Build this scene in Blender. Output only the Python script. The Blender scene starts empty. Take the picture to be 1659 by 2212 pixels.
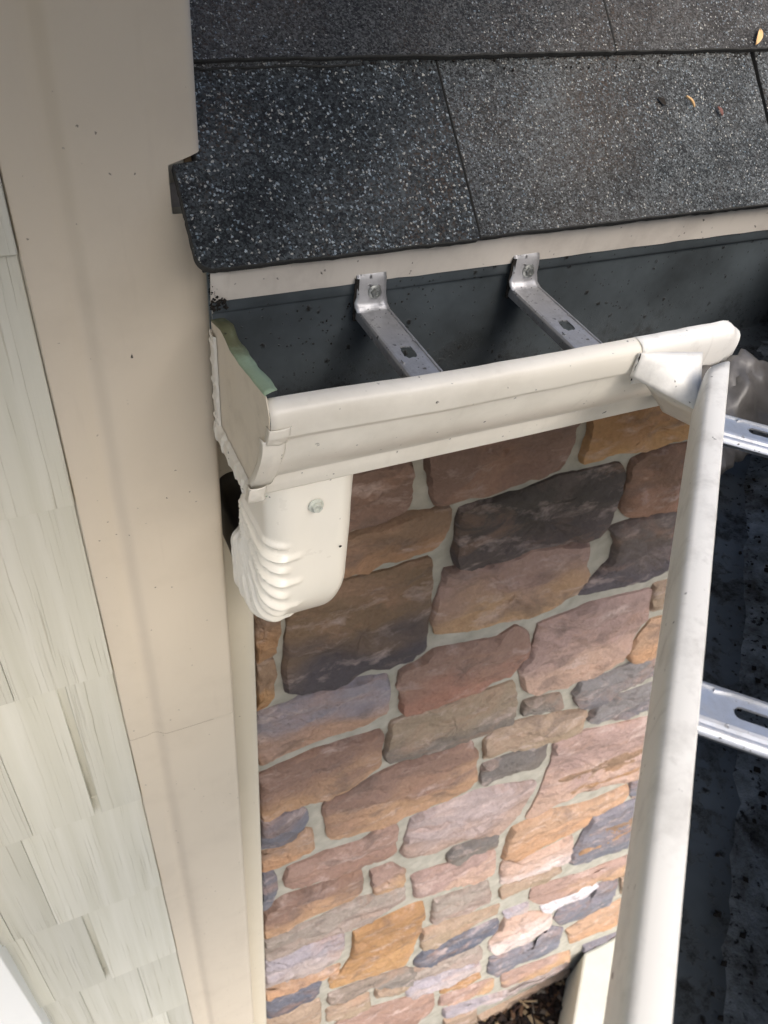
import bpy, bmesh, math, random
from mathutils import Vector, noise
random.seed(7)
Z0 = 3.81                      # height of the viewpoint above the ground; heights below are measured from it
S2 = math.sqrt(2.0)
scene = bpy.context.scene
COL = scene.collection

# ---------------------------------------------------------------- camera
cam_d = bpy.data.cameras.new('camera'); cam = bpy.data.objects.new('camera', cam_d); COL.objects.link(cam)
from mathutils import Matrix
RX = (0.9053, -0.4154, 0.0890); RY = (-0.2224, -0.6419, -0.7338); RZ = (0.3620, 0.6445, -0.6735)
cam.matrix_world = Matrix(((RX[0], -RY[0], -RZ[0], 0), (RX[1], -RY[1], -RZ[1], 0), (RX[2], -RY[2], -RZ[2], Z0), (0, 0, 0, 1)))
cam_d.sensor_fit = 'HORIZONTAL'; cam_d.sensor_width = 3.6; cam_d.lens = 3.6 * 1747.6 / 1659.0
cam_d.clip_start = 0.02; cam_d.clip_end = 400
cam_d.dof.use_dof = True; cam_d.dof.focus_distance = 0.62; cam_d.dof.aperture_fstop = 2.0
scene.camera = cam

# ---------------------------------------------------------------- light and exposure
world = bpy.data.worlds.new('World'); scene.world = world; world.use_nodes = True
wn = world.node_tree; bg = wn.nodes['Background']
sky = wn.nodes.new('ShaderNodeTexSky'); sky.sky_type = 'NISHITA'; sky.sun_disc = False
SUN_EL, SUN_AZ = math.radians(48), math.radians(176)      # azimuth clockwise from +Y
sky.sun_elevation = SUN_EL; sky.sun_rotation = SUN_AZ
sky.air_density = 1.0; sky.dust_density = 3.5; sky.ozone_density = 1.0
wn.links.new(sky.outputs['Color'], bg.inputs['Color']); bg.inputs['Strength'].default_value = 0.14
sun_d = bpy.data.lights.new('sun', 'SUN'); sun_d.energy = 1.5; sun_d.angle = math.radians(42); sun_d.color = (1.0, 0.965, 0.92)
sun = bpy.data.objects.new('sun', sun_d); COL.objects.link(sun)
sdir = Vector((math.sin(SUN_AZ) * math.cos(SUN_EL), math.cos(SUN_AZ) * math.cos(SUN_EL), math.sin(SUN_EL)))
sun.rotation_euler = sdir.to_track_quat('Z', 'Y').to_euler()
scene.view_settings.view_transform = 'Standard'; scene.view_settings.look = 'None'
scene.view_settings.gamma = 1.0; scene.view_settings.exposure = 0.90
scene.render.engine = 'CYCLES'

# ---------------------------------------------------------------- helpers
def lin(r, g, b):
    f = lambda c: ((c / 255 + 0.055) / 1.055) ** 2.4 if c / 255 > 0.04045 else c / 255 / 12.92
    return (f(r), f(g), f(b), 1.0)

def empty(name, loc=(0, 0, 0)):
    o = bpy.data.objects.new(name, None); COL.objects.link(o)
    o.location = (loc[0], loc[1], loc[2] + Z0); o.empty_display_size = 0.05
    return o

def tag(o, label=None, cat=None, group=None, kind=None):
    if label: o['label'] = label
    if cat: o['category'] = cat
    if group: o['group'] = group
    if kind: o['kind'] = kind
    return o

def world_loc(p):
    v = Vector((0, 0, 0))
    while p is not None:
        v += p.location; p = p.parent
    return v

def mk(name, verts, faces, mat, parent=None, smooth=False, solid=0.0, bevel=0.0, segs=2, loc=None, normals=False, sharp=math.radians(38)):
    """verts are given with z measured from the viewpoint height"""
    if parent is not None: base = world_loc(parent)
    elif loc is not None: base = Vector((loc[0], loc[1], loc[2] + Z0))
    else: base = Vector((0, 0, Z0))
    me = bpy.data.meshes.new(name)
    me.from_pydata([(v[0] - base.x, v[1] - base.y, v[2] + Z0 - base.z) for v in verts], [], faces)
    if normals:
        bm = bmesh.new(); bm.from_mesh(me); bmesh.ops.recalc_face_normals(bm, faces=bm.faces); bm.to_mesh(me); bm.free()
    me.update()
    if mat: me.materials.append(mat)
    if smooth:
        me.polygons.foreach_set('use_smooth', [True] * len(me.polygons))
        if sharp:
            bm = bmesh.new(); bm.from_mesh(me)
            for e in bm.edges: e.smooth = not (len(e.link_faces) == 2 and e.calc_face_angle(0) > sharp)
            bm.to_mesh(me); bm.free()
    o = bpy.data.objects.new(name, me); COL.objects.link(o)
    if parent is not None: o.parent = parent
    else: o.location = base
    if bevel:
        m = o.modifiers.new('bevel', 'BEVEL'); m.width = bevel; m.segments = segs; m.limit_method = 'ANGLE'; m.angle_limit = math.radians(35)
    if solid:
        m = o.modifiers.new('solid', 'SOLIDIFY'); m.thickness = abs(solid); m.offset = 1 if solid > 0 else -1
    return o

def boxv(x0, x1, y0, y1, z0, z1):
    v = [(x0, y0, z0), (x1, y0, z0), (x1, y1, z0), (x0, y1, z0), (x0, y0, z1), (x1, y0, z1), (x1, y1, z1), (x0, y1, z1)]
    return v, [(0, 3, 2, 1), (4, 5, 6, 7), (0, 1, 5, 4), (1, 2, 6, 5), (2, 3, 7, 6), (3, 0, 4, 7)]

def box(name, x0, x1, y0, y1, z0, z1, mat, parent=None, bevel=0.0, loc=None):
    v, f = boxv(x0, x1, y0, y1, z0, z1)
    return mk(name, v, f, mat, parent, bevel=bevel, loc=loc)

def grid(rows):
    """rows: list of equal-length point lists"""
    n = len(rows[0]); v = [p for r in rows for p in r]; f = []
    for i in range(len(rows) - 1):
        for j in range(n - 1):
            f.append((i * n + j, i * n + j + 1, (i + 1) * n + j + 1, (i + 1) * n + j))
    return v, f

def lerp(a, b, t): return a + (b - a) * t
def lerp3(a, b, t): return tuple(a[i] + (b[i] - a[i]) * t for i in range(3))
def sstep(a, b, x):
    t = min(1, max(0, (x - a) / (b - a))); return t * t * (3 - 2 * t)
def n3(x, y, z): return noise.noise(Vector((x, y, z)))

def polyline(pts, n):
    """resample a 2-D/3-D polyline with n points"""
    d = [0]
    for a, b in zip(pts, pts[1:]): d.append(d[-1] + math.dist(a, b))
    out = []
    for i in range(n):
        t = d[-1] * i / (n - 1); k = 0
        while k < len(d) - 2 and d[k + 1] < t: k += 1
        u = (t - d[k]) / max(1e-9, d[k + 1] - d[k])
        out.append(tuple(a + (b - a) * u for a, b in zip(pts[k], pts[k + 1])))
    return out

# ---------------------------------------------------------------- materials
class NT:
    def __init__(s, name):
        s.m = bpy.data.materials.new(name); s.m.use_nodes = True; s.t = s.m.node_tree
        s.b = s.t.nodes['Principled BSDF']; s.co = s.t.nodes.new('ShaderNodeTexCoord').outputs['Object']
    def n(s, ty, **k):
        x = s.t.nodes.new(ty)
        for a, v in k.items(): setattr(x, a, v)
        return x
    def set(s, sock, v):
        if hasattr(v, 'is_output') or hasattr(v, 'links'): s.t.links.new(v, sock)
        else: sock.default_value = v
    def map(s, scale, co=None, loc=(0, 0, 0), rot=(0, 0, 0)):
        x = s.n('ShaderNodeMapping'); s.set(x.inputs['Vector'], co or s.co)
        x.inputs['Scale'].default_value = scale; x.inputs['Rotation'].default_value = rot
        s.set(x.inputs['Location'], loc); return x.outputs[0]
    def noise(s, scale, co=None, detail=4, rough=.55, dist=0.0):
        x = s.n('ShaderNodeTexNoise'); s.set(x.inputs['Vector'], co or s.co)
        x.inputs['Scale'].default_value = scale; x.inputs['Detail'].default_value = detail
        x.inputs['Roughness'].default_value = rough; x.inputs['Distortion'].default_value = dist
        return x.outputs['Fac']
    def voro(s, scale, co=None, feature='F1', rand=1.0):
        x = s.n('ShaderNodeTexVoronoi', feature=feature); s.set(x.inputs['Vector'], co or s.co)
        x.inputs['Scale'].default_value = scale; x.inputs['Randomness'].default_value = rand
        return x.outputs
    def ramp(s, f, a, b, ca=0.0, cb=1.0):
        x = s.n('ShaderNodeMapRange'); s.set(x.inputs['Value'], f)
        for i, v in zip((1, 2, 3, 4), (a, b, ca, cb)): x.inputs[i].default_value = v
        return x.outputs[0]
    def math(s, op, a, b=0.0):
        x = s.n('ShaderNodeMath', operation=op); s.set(x.inputs[0], a); s.set(x.inputs[1], b); return x.outputs[0]
    def mix(s, f, a, b, blend='MIX'):
        x = s.n('ShaderNodeMix', data_type='RGBA', blend_type=blend); s.set(x.inputs[0], f); s.set(x.inputs[6], a); s.set(x.inputs[7], b)
        return x.outputs[2]
    def sep(s, c):
        x = s.n('ShaderNodeSeparateColor'); s.set(x.inputs[0], c); return x.outputs
    def bump(s, h, strength=.5, dist=.001, prev=None):
        x = s.n('ShaderNodeBump'); s.set(x.inputs['Height'], h); x.inputs['Strength'].default_value = strength; x.inputs['Distance'].default_value = dist
        if prev is not None: s.set(x.inputs['Normal'], prev)
        return x.outputs[0]
    def speck(s, scale, thr, r0, r1):
        """sparse dots: cells of a voronoi whose random value passes thr"""
        warp = s.n('ShaderNodeVectorMath', operation='ADD')
        nz = s.n('ShaderNodeTexNoise'); nz.inputs['Scale'].default_value = scale * 3; s.set(nz.inputs['Vector'], s.co)
        sc = s.n('ShaderNodeVectorMath', operation='SCALE'); s.set(sc.inputs[0], nz.outputs['Color']); sc.inputs['Scale'].default_value = .5 / scale
        s.set(warp.inputs[0], s.co); s.set(warp.inputs[1], sc.outputs[0])
        v = s.voro(scale, warp.outputs[0]); c = s.sep(v['Color'])
        keep = s.math('GREATER_THAN', c[0], thr)
        return s.math('MULTIPLY', s.ramp(v['Distance'], r0, r1, 1, 0), keep)
    def out(s, col=None, rough=None, normal=None, metal=None, spec=None):
        if col is not None: s.set(s.b.inputs['Base Color'], col)
        if rough is not None: s.set(s.b.inputs['Roughness'], rough)
        if normal is not None: s.set(s.b.inputs['Normal'], normal)
        if metal is not None: s.set(s.b.inputs['Metallic'], metal)
        if spec is not None: s.b.inputs['Specular IOR Level'].default_value = spec
        return s.m

def paint(name, c, c2=None, rough=.42, grime=.25, specks=.93, bump=.12, big=9):
    t = NT(name); c = lin(*c); c2 = lin(*(c2 or (120, 112, 98)))
    f = t.ramp(t.noise(big, detail=6, rough=.65), .5, .85, 0, grime)
    col = t.mix(f, c, c2)
    streak = t.ramp(t.noise(1, t.map((90, 90, 9)), detail=3), .62, .9, 0, grime * .6)
    col = t.mix(streak, col, c2)
    if specks < 1:
        d = t.speck(70, specks, .05, .11); d2 = t.speck(190, specks - .02, .1, .2)
        d = t.math('MAXIMUM', d, t.math('MULTIPLY', d2, .7))
        col = t.mix(d, col, lin(38, 33, 28))
    b = t.bump(t.noise(14, detail=3), bump, .004)
    b = t.bump(t.noise(900, detail=2), .12, .0003, b)
    return t.out(col, t.ramp(t.noise(25), .3, .8, rough - .06, rough + .12), b)

M_post = paint('painted_trim', (208, 197, 179), (150, 138, 122), rough=.5, grime=.22, specks=.983)
M_strip = paint('painted_channel', (204, 196, 178), (150, 140, 120), rough=.5, grime=.12, specks=.99)
M_gut = paint('almond_gutter_paint', (226, 221, 209), (150, 142, 126), rough=.34, grime=.42, specks=.93)
M_lip = paint('weathered_lip_paint', (238, 236, 230), (132, 126, 116), rough=.36, grime=.7, specks=.92, big=22)
M_cap = paint('end_cap_paint', (214, 203, 184), (130, 115, 95), rough=.45, grime=.35, specks=.97, big=30)
M_elbow = paint('elbow_paint', (238, 234, 222), (165, 152, 130), rough=.3, grime=.18, specks=.995, bump=.2)
M_drip = paint('drip_edge_paint', (207, 200, 190), (120, 105, 100), rough=.5, grime=.4, specks=.90, big=18)
t = NT('green_primer')
zy = t.n('ShaderNodeSeparateXYZ'); t.set(zy.inputs[0], t.co)
gm = t.math('ADD', t.ramp(zy.outputs[1], -.075, -.04), t.ramp(t.noise(70, detail=6, rough=.7), .3, .7, -.3, .3))
gc = t.mix(gm, lin(150, 170, 142), lin(96, 98, 72)); gc = t.mix(t.speck(150, .86, .1, .25), gc, lin(40, 38, 28))
M_green = t.out(gc, .5, t.bump(t.noise(90, detail=4), .3, .002))
M_white = paint('white_trim_paint', (236, 236, 232), (200, 200, 195), rough=.5, grime=.08, specks=1)
M_soffit = paint('soffit_paint', (190, 178, 158), rough=.6, grime=.1, specks=1)

def metal_mat(name, c, rough, dirt=.5, met=.9):
    t = NT(name)
    f = t.ramp(t.noise(60, detail=6, rough=.7), .45, .75, 0, dirt)
    d = t.math('MAXIMUM', t.speck(160, .80, .12, .3), t.speck(420, .82, .15, .3))
    col = t.mix(f, lin(*c), lin(70, 66, 62)); col = t.mix(t.math('MULTIPLY', d, .85), col, lin(22, 20, 18))
    rg = t.math('ADD', t.ramp(t.noise(1, t.map((1200, 60, 60))), .3, .7, rough, rough + .18), t.math('MULTIPLY', d, .4))
    b = t.bump(t.noise(220, detail=3), .25, .0004); b = t.bump(d, .5, .0006, b)
    return t.out(col, rg, b, t.math('MULTIPLY', t.math('SUBTRACT', 1.0, t.math('MAXIMUM', d, f)), met))
M_hanger = metal_mat('dull_galvanised', (182, 182, 184), .40, .55, .7)
M_hanger2 = metal_mat('bright_aluminium', (200, 202, 206), .36, .3, .85)
M_screw = metal_mat('screw_metal', (165, 168, 165), .25, .5)
M_screw2 = paint('painted_screw', (196, 200, 190), (110, 104, 84), rough=.3, grime=.8, specks=.9, big=120)
M_foil = paint('sealed_joint_paint', (96, 93, 90), (48, 46, 44), rough=.34, grime=1.0, specks=.9, big=30)

# gutter inside: dark slate with grime
t = NT('slate_gutter_lining')
col = t.mix(t.ramp(t.noise(7, detail=5, rough=.7), .35, .7), lin(80, 87, 91), lin(50, 54, 56))
gr = t.ramp(t.noise(30, detail=9, rough=.78), .50, .62)
zz = t.n('ShaderNodeSeparateXYZ'); t.set(zz.inputs[0], t.co)
low = t.ramp(zz.outputs[2], .06, -.005, 0.05, 1)
gr = t.math('MULTIPLY', gr, low)
d = t.math('MAXIMUM', t.speck(110, .85, .12, .3), t.math('MULTIPLY', t.speck(300, .86, .15, .35), .8))
gr = t.math('MAXIMUM', gr, d)
col = t.mix(gr, col, lin(20, 19, 17))
M_lining = t.out(col, t.ramp(gr, 0, 1, .42, .9), t.bump(gr, .5, .0012, t.bump(t.noise(12), .15, .004)))
# dirtier floor
t = NT('debris_caked_lining')
gr = t.ramp(t.noise(26, detail=9, rough=.75), .38, .62)
col = t.mix(gr, lin(140, 148, 152), lin(52, 51, 47)); col = t.mix(t.ramp(t.noise(240, detail=4), .58, .66), col, lin(14, 13, 12))
M_dirty = t.out(col, .8, t.bump(t.noise(300, detail=6), .9, .002, t.bump(gr, .6, .002)))

# stones
def stone_mat():
    t = NT('cast_stone')
    a = t.n('ShaderNodeAttribute', attribute_name='tint').outputs['Color']
    info = t.n('ShaderNodeObjectInfo').outputs['Random']
    off = t.n('ShaderNodeCombineXYZ'); t.set(off.inputs[0], t.math('MULTIPLY', info, 31)); t.set(off.inputs[1], t.math('MULTIPLY', info, 17)); t.set(off.inputs[2], t.math('MULTIPLY', info, 7))
    co = t.n('ShaderNodeVectorMath', operation='ADD'); t.set(co.inputs[0], t.co); t.set(co.inputs[1], off.outputs[0]); co = co.outputs[0]
    st = t.map((1, 1, 1.7), co)
    n1 = t.noise(7, st, 6, .6, .8); n2 = t.noise(15, st, 7, .6, .5); nf = t.noise(150, co, 5, .6)
    col = t.mix(t.ramp(n1, .52, .68, 0, .40), a, lin(176, 132, 104), 'MIX')
    n4 = t.noise(11, t.map((1, 1, 2.4), co, (3, 7, 5)), 7, .65, .2); n5 = t.noise(12, t.map((1, 1, 1.6), co, (13, 2, 8)), 5, .6, .5)
    col = t.mix(t.ramp(n4, .54, .68, 0, .5), col, lin(206, 184, 176))
    col = t.mix(t.ramp(n5, .46, .34, 0, .5), col, lin(104, 92, 88))
    col = t.mix(t.ramp(t.noise(10, t.map((1, 1, 2), co, (5, 3, 1)), 5), .55, .7, 0, .5), col, a)
    hv = t.n('ShaderNodeHueSaturation'); t.set(hv.inputs['Color'], col); hv.inputs['Saturation'].default_value = .86; t.set(hv.inputs['Value'], t.ramp(nf, .3, .7, 1.0, 1.25)); col = hv.outputs[0]
    col = t.mix(.05, col, lin(176, 146, 110))
    wn_ = t.n('ShaderNodeTexNoise'); wn_.inputs['Scale'].default_value = 22; wn_.inputs['Detail'].default_value = 5; t.set(wn_.inputs['Vector'], co)
    ws = t.n('ShaderNodeVectorMath', operation='SCALE'); t.set(ws.inputs[0], wn_.outputs['Color']); ws.inputs['Scale'].default_value = .05
    wv = t.n('ShaderNodeVectorMath', operation='ADD'); t.set(wv.inputs[0], co); t.set(wv.inputs[1], ws.outputs[0])
    va = t.voro(13, t.map((1, 1, 2.0), wv.outputs[0], (2, 2, 2))); vb = t.voro(34, t.map((1, 1, 1.6), wv.outputs[0], (5, 1, 2)))
    ca, cb = t.sep(va['Color']), t.sep(vb['Color'])
    iso = t.noise(30, t.map((1, 1, 1.5), co), 9, .68)
    h = t.math('ADD', t.math('ADD', t.math('MULTIPLY', ca[0], .50), t.math('MULTIPLY', cb[0], .20)), t.math('MULTIPLY', iso, .8))
    b = t.bump(h, .9, .020); b = t.bump(nf, .6, .003, b)
    return t.out(col, .9, b, spec=.2)
M_stone = stone_mat()
t = NT('mortar')
M_mortar = t.out(t.mix(t.ramp(t.noise(30, detail=5), .3, .75), lin(160, 157, 145), lin(192, 188, 176)), .95, t.bump(t.noise(420, detail=6, rough=.7), .9, .003, t.bump(t.noise(22, detail=3), .6, .008)), spec=.15)

# shakes
t = NT('painted_shake')
info = t.n('ShaderNodeObjectInfo').outputs['Random']
off = t.n('ShaderNodeCombineXYZ'); t.set(off.inputs[0], t.math('MULTIPLY', info, 13)); t.set(off.inputs[2], t.math('MULTIPLY', info, 5))
co = t.n('ShaderNodeVectorMath', operation='ADD'); t.set(co.inputs[0], t.co); t.set(co.inputs[1], off.outputs[0]); co = co.outputs[0]
wv = t.noise(1, t.map((9, 9, 9), co), 2); wco = t.n('ShaderNodeVectorMath', operation='ADD'); t.set(wco.inputs[0], co); cx = t.n('ShaderNodeCombineXYZ'); t.set(cx.inputs[0], t.math('MULTIPLY', t.math('SUBTRACT', wv, .5), .005)); t.set(wco.inputs[1], cx.outputs[0]); wc = wco.outputs[0]
g1 = t.noise(1, t.map((420, 8, 3.6), wc), 3, .55, .0); g2 = t.noise(1, t.map((60, 8, 1.6), wc), 3, .5, .0)
g3 = t.noise(1, t.map((900, 10, 9), wc), 2, .5)
mask = t.ramp(t.noise(9, t.map((1.6, 1, .8), co)), .4, .6, .25, 1)
cr = t.math('MULTIPLY', t.ramp(g1, .42, .34), mask)
h = t.math('ADD', t.math('MULTIPLY', g2, .6), t.math('SUBTRACT', t.math('MULTIPLY', t.math('MULTIPLY', g1, .7), mask), cr)); h = t.math('ADD', h, t.math('MULTIPLY', g3, .12))
col = t.mix(t.ramp(g2, .3, .7), lin(195, 193, 178), lin(207, 205, 193)); col = t.mix(t.math('MULTIPLY', cr, .45), col, lin(172, 164, 142))
hv = t.n('ShaderNodeHueSaturation'); t.set(hv.inputs['Color'], col); t.set(hv.inputs['Value'], t.ramp(info, 0, 1, .86, 1.05)); col = hv.outputs[0]
M_shake = t.out(col, .6, t.bump(h, .6, .0012))

# roof granules
def shingle_mat(name, base, mid, light, thr, brown=.2, scale=620, lo=.0):
    t = NT(name)
    wz = t.n('ShaderNodeTexNoise'); wz.inputs['Scale'].default_value = scale * .9; t.set(wz.inputs['Vector'], t.co); ws = t.n('ShaderNodeVectorMath', operation='SCALE'); t.set(ws.inputs[0], wz.outputs['Color']); ws.inputs['Scale'].default_value = 2.4 / scale
    wv = t.n('ShaderNodeVectorMath', operation='ADD'); t.set(wv.inputs[0], t.co); t.set(wv.inputs[1], ws.outputs[0]); wco = wv.outputs[0]
    v = t.voro(scale, wco); c = t.sep(v['Color'])
    blot = t.noise(9, detail=5, rough=.6)
    patch = t.ramp(t.noise(11, detail=5, rough=.6), .35, .65, -.25, .12)
    col = t.mix(t.math('POWER', t.math('MAXIMUM', t.math('ADD', c[0], patch), 0.0), 1.6), lin(*base), lin(*mid))
    col = t.mix(t.math('MULTIPLY', t.math('GREATER_THAN', c[1], .82), t.ramp(blot, .45, .65, 0, 1)), col, lin(78, 66, 58))
    col = t.mix(t.math('MULTIPLY', t.ramp(t.noise(5), .45, .7), brown), col, lin(100, 88, 76))
    # the large pale granules are scattered over the small dark ones
    v2 = t.voro(scale * .62, t.map((1, 1, 1), wco, (3.3, 1.7, 2.1))); c2 = t.sep(v2['Color'])
    dens = t.ramp(t.noise(6.5, detail=3), .35, .7, thr + .12, thr - .16)
    sp = t.math('MULTIPLY', t.math('GREATER_THAN', c2[0], dens), t.ramp(v2['Distance'], .34, .46, 1, 0))
    lc = t.mix(c2[2], lin(*light), lin(112, 128, 138)); lc = t.mix(t.math('GREATER_THAN', c2[1], .7), lc, lin(186, 184, 176))
    col = t.mix(sp, col, lc)
    h = t.math('SUBTRACT', 1.0, v['Distance']); h = t.math('ADD', h, t.math('MULTIPLY', sp, .7)); h = t.math('ADD', h, t.math('MULTIPLY', c[2], .5))
    rg = t.ramp(c[1], 0, 1, .55, .95)
    return t.out(col, rg, t.bump(h, .9, .0011, t.bump(t.noise(35, detail=4), .6, .004)), spec=.35)
M_shA = shingle_mat('speckled_shingle', (22, 25, 27), (92, 98, 100), (180, 188, 192), .68, .1, 700)
M_shB = shingle_mat('grey_shingle', (26, 29, 31), (122, 127, 128), (170, 175, 177), .82, .25, 860)
M_shC = shingle_mat('brown_grey_shingle', (25, 26, 27), (108, 109, 108), (160, 162, 162), .86, .2, 860)
t = NT('asphalt_edge'); M_edge = t.out(t.mix(t.noise(500), lin(24, 24, 24), lin(70, 70, 68)), .95)
t = NT('plain_black'); M_black = t.out(lin(16, 15, 15), .4)
t = NT('dark_grime_shade'); M_grime_shade = t.out(t.mix(t.noise(400), lin(14, 12, 10), lin(40, 34, 28)), .95, t.bump(t.noise(500), .8, .001))
t = NT('wood_framing'); M_wood = t.out(t.mix(t.noise(1, t.map((40, 4, 40))), lin(110, 92, 70), lin(150, 128, 98)), .9)
t = NT('dry_leaf'); M_leaf = t.out(t.mix(t.noise(200), lin(196, 150, 96), lin(226, 196, 150)), .7)
t = NT('red_bud'); M_bud = t.out(t.mix(t.noise(300), lin(84, 48, 42), lin(128, 88, 80)), .7)
t = NT('mulch_soil')
M_soil = t.out(t.mix(t.ramp(t.noise(60, detail=6), .4, .65), lin(30, 24, 19), lin(64, 50, 38)), .95, t.bump(t.noise(50, detail=6), 1, .03))
t = NT('mulch_chip'); r = t.n('ShaderNodeAttribute', attribute_name='tint').outputs['Color']
M_chip = t.out(r, .9, t.bump(t.noise(200), .5, .003))
t = NT('pale_concrete')
M_conc = t.out(t.mix(t.ramp(t.noise(4, detail=8, rough=.7), .35, .7), lin(196, 196, 182), lin(212, 212, 200)), .8, t.bump(t.noise(120, detail=4), .4, .002))

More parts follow.
